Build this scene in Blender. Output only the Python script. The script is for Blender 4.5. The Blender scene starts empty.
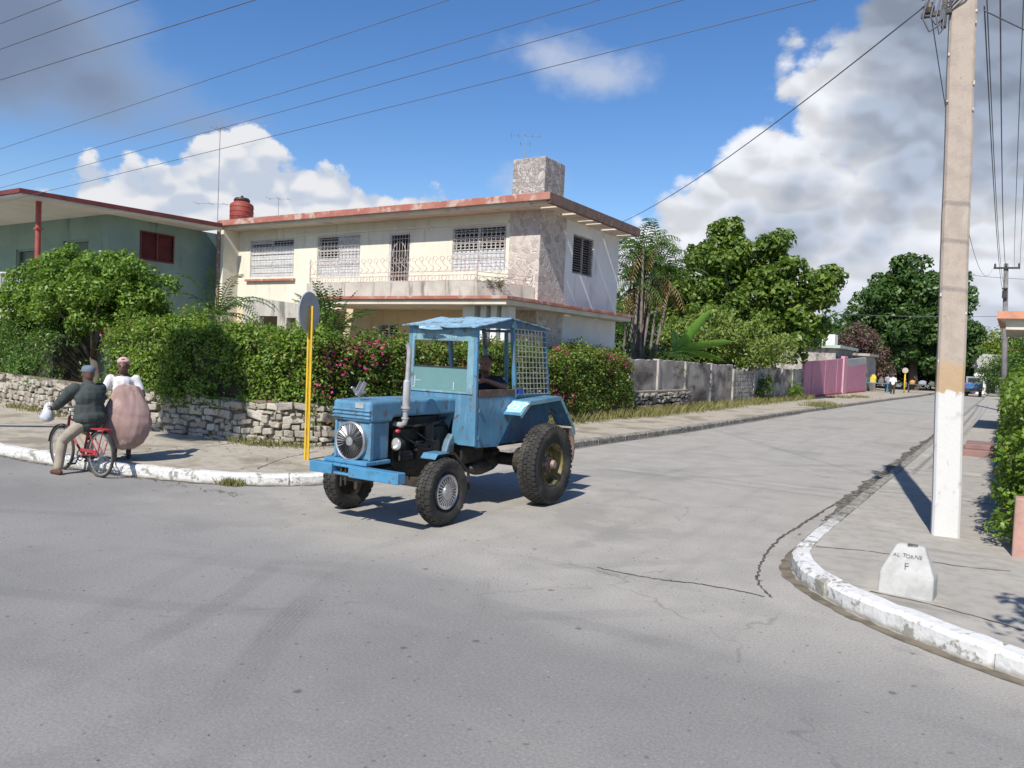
import bpy, bmesh, math, random
import numpy as np
from mathutils import Vector, Matrix, Euler
R = math.radians
PI = math.pi
random.seed(7)
rng = np.random.default_rng(11)
scene = bpy.context.scene
COL = scene.collection
ORG = {}          # world origin of every root / part

# ------------------------------------------------------------------ materials
class NT:
    def __init__(s, tree): s.t = tree; s.n = tree.nodes; s.l = tree.links
    def new(s, typ, **kw):
        n = s.n.new(typ)
        for k, v in kw.items(): setattr(n, k, v)
        return n
    def link(s, a, b): s.l.new(a, b)
    def val(s, sock, v):
        if hasattr(v, 'links') or isinstance(v, bpy.types.NodeSocket): s.l.new(v, sock)
        else: sock.default_value = v
    def math(s, op, a, b=0.0, c=None, clamp=False):
        n = s.new('ShaderNodeMath', operation=op); n.use_clamp = clamp
        s.val(n.inputs[0], a); s.val(n.inputs[1], b)
        if c is not None: s.val(n.inputs[2], c)
        return n.outputs[0]
    def ss(s, x, lo, hi):
        n = s.new('ShaderNodeMapRange', interpolation_type='SMOOTHSTEP')
        s.val(n.inputs[0], x); s.val(n.inputs[1], lo); s.val(n.inputs[2], hi)
        n.inputs[3].default_value = 0; n.inputs[4].default_value = 1
        return n.outputs[0]
    def mix(s, f, a, b, mode='MIX'):
        n = s.new('ShaderNodeMix', data_type='RGBA', blend_type=mode)
        s.val(n.inputs[0], f); 
        for i, v in ((6, a), (7, b)):
            if isinstance(v, (tuple, list)): n.inputs[i].default_value = (*v[:3], 1)
            else: s.l.new(v, n.inputs[i])
        return n.outputs[2]
    def noise(s, vec, scale, detail=6, rough=.55, dist=0):
        n = s.new('ShaderNodeTexNoise'); n.inputs['Scale'].default_value = scale
        n.inputs['Detail'].default_value = detail; n.inputs['Roughness'].default_value = rough
        n.inputs['Distortion'].default_value = dist
        if vec is not None: s.l.new(vec, n.inputs['Vector'])
        return n.outputs['Fac']
    def voro(s, vec, scale, feature='F1', out='Distance', rnd=1):
        n = s.new('ShaderNodeTexVoronoi', feature=feature); n.inputs['Scale'].default_value = scale
        n.inputs['Randomness'].default_value = rnd
        s.l.new(vec, n.inputs['Vector']); return n.outputs[out]
    def mapping(s, vec, scale=(1, 1, 1), rot=(0, 0, 0)):
        n = s.new('ShaderNodeMapping'); n.inputs['Scale'].default_value = scale; n.inputs['Rotation'].default_value = rot
        s.l.new(vec, n.inputs['Vector']); return n.outputs[0]
    def ramp(s, f, stops):
        n = s.new('ShaderNodeValToRGB'); e = n.color_ramp.elements
        while len(e) < len(stops): e.new(.5)
        for k, (p, c) in zip(e, stops): k.position = p; k.color = (*c, 1)
        s.l.new(f, n.inputs[0]); return n.outputs[0]

def start(name):
    m = bpy.data.materials.new(name); m.use_nodes = True
    t = NT(m.node_tree); b = m.node_tree.nodes['Principled BSDF']
    co = t.new('ShaderNodeTexCoord').outputs['Object']
    return m, t, b, co

def bump(t, b, h, strength=.3, dist=.01):
    n = t.new('ShaderNodeBump'); n.inputs['Strength'].default_value = strength; n.inputs['Distance'].default_value = dist
    t.link(h, n.inputs['Height']); t.link(n.outputs[0], b.inputs['Normal'])

def pm(name, c, rough=.6, c2=None, scale=3, lo=.42, hi=.62, stain=None, sscale=1.2, slo=.55, shi=.7, stretch=None,
       bmp=0, bscale=40, metal=0, spec=.5, fine=.12):
    """painted / plain surface: base colour, blotches of c2, stains with their own shape, fine grain, bump"""
    m, t, b, co = start(name)
    v = t.mapping(co, stretch) if stretch else co
    col = None
    g = t.noise(co, bscale * .7, 4)
    if c2 is None: c2 = tuple(x * .8 for x in c)
    f = t.ss(t.noise(co, scale, 7), lo, hi)
    col = t.mix(f, c, c2)
    if stain is not None:
        f2 = t.ss(t.noise(v, sscale, 9, .62), slo, shi)
        col = t.mix(f2, col, stain)
    gm = t.math('MULTIPLY_ADD', g, fine * 2, 1 - fine)
    n = t.new('ShaderNodeVectorMath', operation='SCALE'); t.link(col, n.inputs[0]); t.link(gm, n.inputs['Scale'])
    t.link(n.outputs[0], b.inputs['Base Color'])
    b.inputs['Roughness'].default_value = rough; b.inputs['Metallic'].default_value = metal
    b.inputs['Specular IOR Level'].default_value = spec
    if bmp: bump(t, b, t.noise(co, bscale, 6), bmp, .01)
    return m

def leafmat(name, dark, mid, light, trans=.3, rough=.45, extra=None):
    m, t, b, co = start(name)
    rnd = t.new('ShaderNodeNewGeometry').outputs['Random Per Island']
    big = t.noise(co, 1.3, 3)
    f = t.math('MULTIPLY_ADD', big, .7, t.math('MULTIPLY_ADD', rnd, .55, -.12))
    stops = [(.05, dark), (.45, mid), (.85, light)]
    col = t.ramp(f, stops)
    if extra: col = t.mix(t.math('GREATER_THAN', rnd, 1 - extra[1]), col, extra[0])
    t.link(col, b.inputs['Base Color']); b.inputs['Roughness'].default_value = rough
    b.inputs['Specular IOR Level'].default_value = .35
    tr = t.new('ShaderNodeBsdfTranslucent'); t.link(t.mix(.45, col, (.28, .42, .02)), tr.inputs[0])
    mx = t.new('ShaderNodeMixShader'); mx.inputs[0].default_value = trans
    t.link(b.outputs[0], mx.inputs[1]); t.link(tr.outputs[0], mx.inputs[2])
    t.link(mx.outputs[0], m.node_tree.nodes['Material Output'].inputs[0])
    return m

# ------------------------------------------------------------------ mesh builder
class MB:
    def __init__(s): s.v = []; s.f = []
    def add(s, vs, fs):
        o = len(s.v); s.v += [tuple(p) for p in vs]; s.f += [tuple(i + o for i in f) for f in fs]; return s
    def box(s, x0, x1, y0, y1, z0, z1, rot=None, at=None):
        vs = [(x, y, z) for z in (z0, z1) for y in (y0, y1) for x in (x0, x1)]
        if rot is not None:
            c = Vector(at if at else ((x0+x1)/2, (y0+y1)/2, (z0+z1)/2)); M = Euler(rot).to_matrix()
            vs = [c + M @ (Vector(p) - c) for p in vs]
        return s.add(vs, [(0,2,3,1),(4,5,7,6),(0,1,5,4),(2,6,7,3),(0,4,6,2),(1,3,7,5)])
    def bar(s, a, b, w, d=None, up=(0, 0, 1)):
        a = Vector(a); b = Vector(b); d = d or w; ax = (b - a).normalized(); u = Vector(up)
        if abs(ax.dot(u)) > .95: u = Vector((1, 0, 0)) if abs(ax.x) < .9 else Vector((0, 1, 0))
        sx = ax.cross(u).normalized() * w / 2; sy = sx.cross(ax).normalized() * d / 2
        vs = [a-sx-sy, a+sx-sy, a+sx+sy, a-sx+sy, b-sx-sy, b+sx-sy, b+sx+sy, b-sx+sy]
        return s.add(vs, [(3,2,1,0),(4,5,6,7),(0,1,5,4),(1,2,6,5),(2,3,7,6),(3,0,4,7)])
    def tube(s, pts, r, n=8, cap=True):
        pts = [Vector(p) for p in pts]; rs = r if isinstance(r, (list, tuple)) else [r] * len(pts)
        k = len(pts); rings = []; prev = None
        for i, p in enumerate(pts):
            d = (pts[min(i+1, k-1)] - pts[max(i-1, 0)]).normalized()
            if prev is None:
                u = Vector((0, 0, 1)) if abs(d.z) < .9 else Vector((1, 0, 0))
                a = d.cross(u).normalized()
            else:
                a = (prev - d * prev.dot(d)).normalized()
            prev = a; b = d.cross(a)
            rings.append([p + (a * math.cos(2*PI*j/n) + b * math.sin(2*PI*j/n)) * rs[i] for j in range(n)])
        vs = [q for rg in rings for q in rg]
        fs = [(i*n+j, i*n+(j+1) % n, (i+1)*n+(j+1) % n, (i+1)*n+j) for i in range(k-1) for j in range(n)]
        if cap: fs += [tuple(range(n-1, -1, -1)), tuple((k-1)*n+j for j in range(n))]
        return s.add(vs, fs)
    def lathe(s, prof, c, axis='z', n=24, closed=False):
        """prof: (radius, height along axis)"""
        c = Vector(c); vs = []
        for (r, h) in prof:
            for j in range(n):
                a = 2*PI*j/n; p, q = r*math.cos(a), r*math.sin(a)
                o = {'z': (p, q, h), 'x': (h, p, q), 'y': (q, h, p)}[axis]
                vs.append(c + Vector(o))
        k = len(prof); fs = []
        for i in range(k if closed else k-1):
            i2 = (i+1) % k
            for j in range(n): fs.append((i*n+j, i*n+(j+1) % n, i2*n+(j+1) % n, i2*n+j))
        return s.add(vs, fs)
    def ell(s, c, r, n=12, m=8, rot=None):
        c = Vector(c); M = Euler(rot).to_matrix() if rot else None
        vs = []
        for i in range(m+1):
            th = PI*i/m
            for j in range(n):
                p = Vector((r[0]*math.sin(th)*math.cos(2*PI*j/n), r[1]*math.sin(th)*math.sin(2*PI*j/n), r[2]*math.cos(th)))
                if M: p = M @ p
                vs.append(c + p)
        fs = [(i*n+j, (i+1)*n+j, (i+1)*n+(j+1) % n, i*n+(j+1) % n) for i in range(m) for j in range(n)]
        return s.add(vs, fs)
    def prism(s, poly, a, b, axis='z'):
        """poly extruded along an axis; poly gives the other two coordinates in xyz order"""
        def mk(p, h): return {'z': (p[0], p[1], h), 'x': (h, p[0], p[1]), 'y': (p[0], h, p[1])}[axis]
        n = len(poly); vs = [mk(p, a) for p in poly] + [mk(p, b) for p in poly]
        fs = [tuple(range(n-1, -1, -1)), tuple(range(n, 2*n))] + [(i, (i+1) % n, n+(i+1) % n, n+i) for i in range(n)]
        return s.add(vs, fs)
    def quad(s, *p): return s.add(p, [tuple(range(len(p)))])
    def build_each(s, name, mat, parent=None, **k):
        """every separate piece becomes an object of its own"""
        par = list(range(len(s.v)))
        def find(i):
            while par[i] != i: par[i] = par[par[i]]; i = par[i]
            return i
        for f in s.f:
            for i in f[1:]: par[find(i)] = find(f[0])
        out = []
        for r in sorted({find(f[0]) for f in s.f}):
            idx = [i for i in range(len(s.v)) if find(i) == r]; mp = {i: j for j, i in enumerate(idx)}
            q = MB(); q.v = [s.v[i] for i in idx]; q.f = [tuple(mp[i] for i in f) for f in s.f if find(f[0]) == r]; out.append(q.build(name, mat, parent, **k))
        return out
    def build(s, name, mat, parent=None, smooth=False, bevel=0, subs=0, seg=2, autos=None):
        o0 = ORG.get(parent.name, (0, 0, 0)) if parent else (0, 0, 0)
        me = bpy.data.meshes.new(name)
        me.from_pydata([(x-o0[0], y-o0[1], z-o0[2]) for x, y, z in s.v], [], s.f)
        bm = bmesh.new(); bm.from_mesh(me)
        bmesh.ops.recalc_face_normals(bm, faces=bm.faces); bm.to_mesh(me); bm.free()
        ob = bpy.data.objects.new(name, me); COL.objects.link(ob)
        if mat: me.materials.append(mat)
        if parent: ob.parent = parent
        ORG[ob.name] = o0
        if smooth:
            me.polygons.foreach_set('use_smooth', [True]*len(me.polygons))
            if autos:
                bm = bmesh.new(); bm.from_mesh(me)
                for e in bm.edges:
                    if len(e.link_faces) == 2 and e.calc_face_angle(0) > R(autos): e.smooth = False
                bm.to_mesh(me); bm.free()
        if bevel:
            b = ob.modifiers.new('bevel', 'BEVEL'); b.width = bevel; b.segments = seg; b.limit_method = 'ANGLE'; b.angle_limit = R(35)
        if subs:
            b = ob.modifiers.new('sub', 'SUBSURF'); b.levels = subs; b.render_levels = subs
        return ob

def tag(o, label=None, cat=None, group=None, kind=None):
    if label: o['label'] = label
    if cat: o['category'] = cat
    if group: o['group'] = group
    if kind: o['kind'] = kind
    return o
def thing(name, loc, label, cat, group=None):
    o = bpy.data.objects.new(name, None); COL.objects.link(o); o.location = loc; o.empty_display_size = .2
    ORG[o.name] = tuple(loc); return tag(o, label, cat, group)
def copy_tree(o, parent=None):
    c = o.copy(); COL.objects.link(c); c.parent = parent
    for ch in list(o.children): copy_tree(ch, c)
    return c
def blob(name, mb, mat, parent=None, voxel=.012, smooth=6):
    """fuse overlapping closed lumps into one continuous skin"""
    o = mb.build('_tmp', None, parent)
    r = o.modifiers.new('r', 'REMESH'); r.mode = 'VOXEL'; r.voxel_size = voxel
    if smooth:
        k = o.modifiers.new('s', 'SMOOTH'); k.iterations = smooth; k.factor = .5
    dg = bpy.context.evaluated_depsgraph_get(); dg.update()
    me = bpy.data.meshes.new_from_object(o.evaluated_get(dg)); me.name = name
    org = ORG.pop(o.name); old = o.data
    bpy.data.objects.remove(o); bpy.data.meshes.remove(old)
    ob = bpy.data.objects.new(name, me); COL.objects.link(ob); me.materials.clear(); me.materials.append(mat)
    me.polygons.foreach_set('use_smooth', [True]*len(me.polygons))
    if parent: ob.parent = parent
    ORG[ob.name] = org
    return ob
def rcone(mb, p, r0, q, r1, n=12):
    p = Vector(p); q = Vector(q)
    mb.tube([p, q], [r0, r1], n); mb.ell(p, (r0,)*3, n, 8); mb.ell(q, (r1,)*3, n, 8)
    return mb
def text(s, mat, parent, loc, size, rot, name='lettering', shear=0, extr=.002):
    cu = bpy.data.curves.new('txt', 'FONT'); cu.body = s; cu.size = size; cu.extrude = extr; cu.align_x = 'CENTER'; cu.align_y = 'CENTER'; cu.shear = shear
    t = bpy.data.objects.new('txt', cu); COL.objects.link(t)
    dg = bpy.context.evaluated_depsgraph_get(); dg.update()
    me = bpy.data.meshes.new_from_object(t.evaluated_get(dg)); bpy.data.objects.remove(t)
    me.name = name; me.materials.clear(); me.materials.append(mat)
    o0 = Vector(ORG[parent.name]); M = Matrix.Translation(Vector(loc) - o0) @ Euler(rot).to_matrix().to_4x4()
    me.transform(M)
    ob = bpy.data.objects.new(name, me); COL.objects.link(ob); ob.parent = parent; ORG[ob.name] = tuple(o0)
    return ob

def handtext(s, mat, parent, loc, size, rot, name='lettering', seed=1):
    """hand painted letters: each one sits, leans and sizes a little differently"""
    r0 = random.Random(seed); M = Euler(rot).to_matrix(); obs = []; x = 0; adv = {' ': .4, 'L': .52, 'F': .55, 'E': .58, 'A': .68, 'O': .76, 'N': .76, 'R': .64, 'T': .58}
    tot = sum(adv.get(c, .65) for c in s)*size
    for c in s:
        a = adv.get(c, .65)*size
        if c != ' ': 
            p = Vector(loc) + M @ Vector((x + a/2 - tot/2, r0.uniform(-.07, .07)*size, 0)); sz = size*r0.uniform(.9, 1.1)
            obs.append(text(c, mat, parent, p, sz, (rot[0], rot[1], rot[2] + 0), name, r0.uniform(-.12, .2), .0012))
        x += a
    bm = bmesh.new()
    for o in obs: bm.from_mesh(o.data)
    bm.to_mesh(obs[0].data); bm.free()
    for o in obs[1:]: bpy.data.objects.remove(o)
    return obs[0]

# ------------------------------------------------------------------ foliage
def unit(a): return a / np.maximum(np.linalg.norm(a, axis=1, keepdims=True), 1e-6)
def leaves(name, mat, P, N, L, W, parent=None, droop=.25, fold=.15):
    """one leaf-shaped quad per point"""
    n = len(P); o0 = np.array(ORG.get(parent.name, (0, 0, 0)) if parent else (0, 0, 0))
    N = unit(N); T = unit(np.cross(N, rng.normal(size=(n, 3)))); T[:, 2] -= droop; T = unit(T)
    B = unit(np.cross(N, T)); N = np.cross(T, B)
    l = (L * rng.uniform(.5, 1.45, n))[:, None]; w = (W * rng.uniform(.7, 1.25, n))[:, None]
    V = np.empty((n, 4, 3))
    V[:, 0] = P - T*l*.5; V[:, 1] = P + B*w*.5 + N*w*fold; V[:, 2] = P + T*l*.5; V[:, 3] = P - B*w*.5 + N*w*fold
    V -= o0
    me = bpy.data.meshes.new(name); me.vertices.add(4*n); me.loops.add(4*n); me.polygons.add(n)
    me.vertices.foreach_set('co', V.reshape(-1)); me.loops.foreach_set('vertex_index', np.arange(4*n, dtype=np.int32))
    me.polygons.foreach_set('loop_start', np.arange(0, 4*n, 4, dtype=np.int32))
    me.update(calc_edges=True); me.validate()
    me.materials.append(mat)
    ob = bpy.data.objects.new(name, me); COL.objects.link(ob)
    if parent: ob.parent = parent
    ORG[ob.name] = tuple(o0)
    return ob
def clumps(C, Rd, per, up=.35, inner=.55, jit=.5):
    """points and normals of leaves gathered in clumps"""
    C = np.asarray(C, float); Rd = np.asarray(Rd, float); k = len(C)
    cnt = np.maximum(3, (per * (Rd/Rd.mean())**2).astype(int))
    idx = np.repeat(np.arange(k), cnt); n = len(idx)
    D = unit(rng.normal(size=(n, 3)) + np.array([0, 0, up]))
    rad = Rd[idx] * (inner + (1.05-inner)*rng.random(n)**.6)
    sq = np.array([1, 1, .8])
    return C[idx] + D*rad[:, None]*sq, unit(D*.7 + np.array([0, 0, .45]) + rng.normal(size=(n, 3))*jit)
def lobes_points(lobes, k, shell=.75):
    """clump centres over ellipsoid lobes (cx,cy,cz,rx,ry,rz)"""
    lobes = np.asarray(lobes, float); a = lobes[:, 3]*lobes[:, 4] + lobes[:, 4]*lobes[:, 5] + lobes[:, 3]*lobes[:, 5]
    i = rng.choice(len(lobes), k, p=a/a.sum()); D = unit(rng.normal(size=(k, 3)) + np.array([0, 0, .15]))
    r = (shell + (1-shell)*rng.random(k)) * rng.uniform(.85, 1.12, k)
    inn = rng.random(k) < .22; r[inn] *= rng.uniform(.2, .8, inn.sum())
    return lobes[i, :3] + D*r[:, None]*lobes[i, 3:]
def tree(name, label, cat, base, lobes, k, rad, per, L, W, lmat, bmat, tr=.2, fork=.45, limbs=9, group=None, droop=.25, shell=.75, lean=(0, 0), trunk_n=10):
    root = thing(name, base, label, cat, group)
    b = Vector(base); lob = np.asarray(lobes, float); ctr = Vector(lob[:, :3].mean(0)); top = (lob[:, 2]+lob[:, 5]).max()
    fk = Vector((b.x + (ctr.x-b.x)*fork + lean[0], b.y + (ctr.y-b.y)*fork + lean[1], b.z + (ctr.z-b.z)*fork*1.15))
    m = MB(); mid = (b+fk)/2 + Vector((random.uniform(-.1, .1), random.uniform(-.1, .1), 0))*tr*3
    m.tube([b - Vector((0, 0, .1)), b + Vector((0, 0, .15)), mid, fk], [tr*1.5, tr*1.15, tr*.9, tr*.75], trunk_n)
    C = lobes_points(lobes, k, shell)
    pick = rng.choice(k, min(limbs, k), replace=False)
    for i in pick:
        e = Vector(C[i]); q = fk.lerp(e, .5) + Vector((random.uniform(-1, 1), random.uniform(-1, 1), random.uniform(.2, 1)))*rad*.5
        m.tube([fk - Vector((0, 0, .08)), fk.lerp(q, .5) , q, e], [tr*.5, tr*.36, tr*.24, tr*.07], 7)
        for kk in range(2):
            e2 = q.lerp(Vector(C[rng.integers(k)]), .45); m.tube([q, q.lerp(e2, .6) + Vector((0, 0, .08)), e2], [tr*.17, tr*.12, tr*.04], 5)
    m.build('trunk', bmat, root, smooth=True)
    P, N = clumps(C, rad*rng.uniform(.6, 1.35, k), per)
    leaves('crown', lmat, P, N, L, W, root, droop)
    return root

def path_pts(path, step):
    out = []; 
    for a, b in zip(path[:-1], path[1:]):
        a = np.array(a, float); b = np.array(b, float); d = np.linalg.norm((b-a)[:2]); n = max(1, int(round(d/step)))
        for i in range(n): out.append((a + (b-a)*i/n, (b-a)/d))
    return out
def hedge(name, label, cat, path, width, z0, z1, dens, lmat, core, L, W, group=None, flower=None, skirt=0, per=48, rad=(.13, .3), topvar=.16):
    """path: (x,y,top z factor) points; leaves clumped over a body of twigs"""
    base = (path[0][0], path[0][1], .15); root = thing(name, base, label, cat, group)
    pts = path_pts([(p[0], p[1], p[2] if len(p) > 2 else 1) for p in path], .25)
    m = MB(); prev = None; k = 0
    C = []; F = []
    for i, (p, d) in enumerate(pts):
        nx, ny = -d[1]/math.hypot(d[0], d[1]), d[0]/math.hypot(d[0], d[1])
        zt = z0 + (z1-z0)*p[2] + topvar*(math.sin(i*.31)+math.sin(i*.83+1))*.5
        hw = width/2 - .2
        ring = [(p[0]+nx*hw*a, p[1]+ny*hw*a, z) for a, z in ((-1, z0+.1), (-1, zt-.3), (-.7, zt-.16), (.7, zt-.16), (1, zt-.3), (1, z0+.1))]
        if prev is not None:
            o = len(m.v); m.v += prev + ring; m.f += [(o+j, o+(j+1) % 6, o+6+(j+1) % 6, o+6+j) for j in range(6)]
        prev = ring
        H = zt - z0; area = (2*H + width)*.25; nn = rng.poisson(area*dens)
        for _ in range(nn):
            u = rng.random()*(2*H+width); t = rng.uniform(-.14, .14)
            if u < H: a, z, s_ = -1, z0 + u, 1
            elif u < H+width: a, z = (u-H)/width*2-1, zt
            else: a, z = 1, z0 + (u-H-width)
            bul = 1 + .12*math.sin(i*.45+z*2.3) + rng.normal()*.05
            zz = z - .1 - (.12*abs(a)**4 if z == zt else 0) + rng.normal()*.06
            c = (p[0] + nx*(width/2-.12)*a*bul + d[0]*t, p[1] + ny*(width/2-.12)*a*bul + d[1]*t, zz)
            C.append(c)
            if z == zt and rng.random() < .10: C.append((c[0]+rng.normal()*.06, c[1]+rng.normal()*.06, c[2]+rng.uniform(.12, .30)))
            if flower and rng.random() < flower[1]*4.5 and math.sin(i*.37+1) + math.sin(zz*4+i*.13) > .9: F.append(c)
    for j in range(len(pts)-1): pass
    n6 = len(m.v); m.f += [tuple(range(5, -1, -1)), tuple(range(n6-6, n6))]
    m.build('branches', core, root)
    C = np.array(C)
    P, N = clumps(C, rng.uniform(rad[0], rad[1], len(C)), per, up=.2)
    ok = P[:, 2] > .2; leaves('foliage', lmat, P[ok], N[ok], L, W, root)
    if F:
        P, N = clumps(np.array(F), rng.uniform(.10, .26, len(F)), 34, inner=.9)
        leaves('blossom', flower[0], P + N*.05, N, L*.8, W*.95, root)
    return root
def frond(m, base, az, el, length, droop, leaf, n=22, wid=.03, stem=.02, vee=.5):
    """arching palm frond: rachis and leaflets"""
    p = Vector(base); d = Vector((math.cos(az)*math.cos(el), math.sin(az)*math.cos(el), math.sin(el)))
    pts = [p.copy()]; st = length/n
    for i in range(n):
        d.z -= droop*st*(.5 + i/n); d.normalize(); p = p + d*st; pts.append(p.copy())
    m.tube(pts[::3] + [pts[-1]], [stem*(1-.8*i/(len(pts[::3]))) for i in range(len(pts[::3])+1)], 5)
    for i in range(2, n+1):
        q = pts[i]; dd = (pts[i]-pts[i-1]).normalized(); sd = dd.cross(Vector((0, 0, 1)))
        if sd.length < .05: sd = Vector((1, 0, 0))
        sd.normalize(); u = sd.cross(dd); ll = leaf*math.sin(PI*min(1, .12 + .88*i/n))**.6*random.uniform(.8, 1.1)
        for sg in (-1, 1):
            e = (sd*sg*.85 + dd*.5 + u*(vee*random.uniform(.2, 1) - .25)).normalized()*ll
            e2 = e - Vector((0, 0, ll*.32)); w = dd*wid
            m.quad(q - w*.5, q + e*.5 + w*.2 - Vector((0, 0, ll*.04)), q + e2, q + e*.5 - w*.9 - Vector((0, 0, ll*.04)))
# ------------------------------------------------------------------ camera
yaw, pitch, roll = R(32.3), R(-2.05), R(2.5)
fw = Vector((-math.sin(yaw)*math.cos(pitch), math.cos(yaw)*math.cos(pitch), math.sin(pitch)))
rt = Vector((math.cos(yaw), math.sin(yaw), 0)); up = rt.cross(fw)
r2 = rt*math.cos(roll) + up*math.sin(roll); u2 = -rt*math.sin(roll) + up*math.cos(roll)
cd = bpy.data.cameras.new('camera'); cam = bpy.data.objects.new('camera', cd); COL.objects.link(cam)
Mx = Matrix((r2, u2, -fw)).transposed().to_4x4(); Mx.translation = (0, 0, 2.05); cam.matrix_world = Mx
cd.sensor_width = 36; cd.lens = 780/1024*36; cd.clip_end = 3000; cd.clip_start = .05
scene.camera = cam
# ------------------------------------------------------------------ light and sky
SEL, SAZ = R(46), R(9)                      # sun height, and how far it stands east of due south (-Y)
sd = Vector((math.sin(SAZ)*math.cos(SEL), -math.cos(SAZ)*math.cos(SEL), math.sin(SEL)))
sl = bpy.data.lights.new('sun', 'SUN'); sl.energy = 4.3; sl.angle = R(.5); sl.color = (1, .955, .88)
so = bpy.data.objects.new('sun', sl); COL.objects.link(so); so.rotation_euler = (-sd).to_track_quat('-Z', 'Y').to_euler()
so.location = (0, 0, 40)
w = bpy.data.worlds.new('World'); scene.world = w; w.use_nodes = True
t = NT(w.node_tree); bg = w.node_tree.nodes['Background']
sky = t.new('ShaderNodeTexSky'); sky.sky_type = 'NISHITA'; sky.sun_disc = False
sky.sun_elevation = SEL; sky.sun_rotation = PI - SAZ; sky.air_density = 1.0; sky.dust_density = .35; sky.ozone_density = 2.2
gen = t.new('ShaderNodeTexCoord').outputs['Generated']
sp = t.new('ShaderNodeSeparateXYZ'); t.link(gen, sp.inputs[0])
az = t.math('ARCTAN2', sp.outputs[0], sp.outputs[1]); el = t.math('ARCSINE', sp.outputs[2])
def blobs(lst):
    f = None
    for (a, e, ra, re) in lst:
        x = t.math('MULTIPLY', t.math('SUBTRACT', az, R(a)), 1/R(ra)); y = t.math('MULTIPLY', t.math('SUBTRACT', el, R(e)), 1/R(re))
        d = t.math('SQRT', t.math('ADD', t.math('MULTIPLY', x, x), t.math('MULTIPLY', y, y)))
        d = t.math('MULTIPLY', t.math('SUBTRACT', 1, d), min(ra, re)/4.0)
        f = d if f is None else t.math('SMOOTH_MAX', f, d, .15)
    return f
cv = t.mapping(gen, (1, 1, 1.35))
def svor(vec, sc_, sm=.35):
    n = t.new('ShaderNodeTexVoronoi', feature='F1'); n.inputs['Scale'].default_value = sc_; t.link(vec, n.inputs['Vector']); return n.outputs['Distance']
def warp(vec, amt, sc_):
    n = t.new('ShaderNodeTexNoise'); n.inputs['Scale'].default_value = sc_; n.inputs['Detail'].default_value = 4; t.link(vec, n.inputs['Vector'])
    a = t.new('ShaderNodeVectorMath', operation='SUBTRACT'); t.link(n.outputs['Color'], a.inputs[0]); a.inputs[1].default_value = (.5, .5, .5)
    b = t.new('ShaderNodeVectorMath', operation='SCALE'); t.link(a.outputs[0], b.inputs[0]); b.inputs['Scale'].default_value = amt
    c = t.new('ShaderNodeVectorMath', operation='ADD'); t.link(vec, c.inputs[0]); t.link(b.outputs[0], c.inputs[1]); return c.outputs[0]
def billow(vec):
    """cauliflower heads of three sizes"""
    a = t.math('SUBTRACT', .48, svor(vec, 12)); b = t.math('SUBTRACT', .48, svor(vec, 31))
    return t.math('ADD', a, t.math('MULTIPLY', b, .55))
wv = warp(cv, .05, 9)
n1 = t.math('SUBTRACT', t.noise(cv, 9, 10, .6), .5)
n2 = t.math('SUBTRACT', t.noise(cv, 3.2, 6, .5), .5)
bl = billow(wv)
cvu = t.new('ShaderNodeVectorMath', operation='ADD'); t.link(wv, cvu.inputs[0]); cvu.inputs[1].default_value = (.006, -.006, .016)
lit = t.math('SUBTRACT', bl, billow(cvu.outputs[0]))              # puffs catch light on their sunward flank
puff = t.math('ADD', t.math('MULTIPLY', bl, .7), t.math('MULTIPLY', t.math('SUBTRACT', t.noise(cv, 14, 12, .68), .5), 1.0))
base = sky.outputs[0]
hs = t.new('ShaderNodeHueSaturation'); hs.inputs['Saturation'].default_value = 1.27; hs.inputs['Hue'].default_value = .508; hs.inputs['Value'].default_value = 1.22; t.link(base, hs.inputs['Color']); col = hs.outputs[0]
K = 8.2
def sc(c): return tuple(x*K for x in c)
f = t.math('MULTIPLY', t.ss(t.math('ADD', n2, t.math('MULTIPLY', el, -2.2)), -.42, .1), .3); col = t.mix(f, col, sc((.45, .58, .80)))
# faint small white clouds
fD = t.math('ADD', blobs([(-26.8, 19.6, 4.4, 2.2), (-30.5, 20.9, 4.2, 2.6), (-31, 13, 3, 2)]), t.math('MULTIPLY', n1, 1.3))
col = t.mix(t.math('MULTIPLY', t.ss(fD, .0, .6), .68), col, sc((.66, .70, .78)))
# dark smooth cloud, upper left
fC = t.math('ADD', blobs([(-68, 18, 12, 6.0), (-60.5, 15.6, 7, 3.4), (-55, 14.3, 5, 1.6), (-73, 23, 12, 7)]), t.math('MULTIPLY', n1, 1.0))
cC = t.mix(t.ss(t.math('ADD', t.math('MULTIPLY', n2, 1.5), fC), -.1, 1.1), sc((.32, .42, .60)), sc((.20, .26, .38)))
col = t.mix(t.math('MULTIPLY', t.ss(fC, -.1, .65), .96), col, cC)
# white cumulus behind the houses
fA = t.math('ADD', blobs([(-52.4, 11.9, 3.9, 3.6), (-47.0, 10.2, 5.6, 3.1), (-49.5, 8.4, 12.5, 4.6), (-59.5, 9.2, 3.6, 2.0), (-40.5, 9.2, 5, 2.6)]), puff)
cA = t.mix(t.ss(t.math('ADD', t.math('MULTIPLY', lit, 1.1), t.math('MULTIPLY', n1, .5)), -.22, .2), sc((.56, .63, .75)), sc((.84, .85, .88)))
col = t.mix(t.ss(fA, .04, .20), col, cA)
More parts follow.
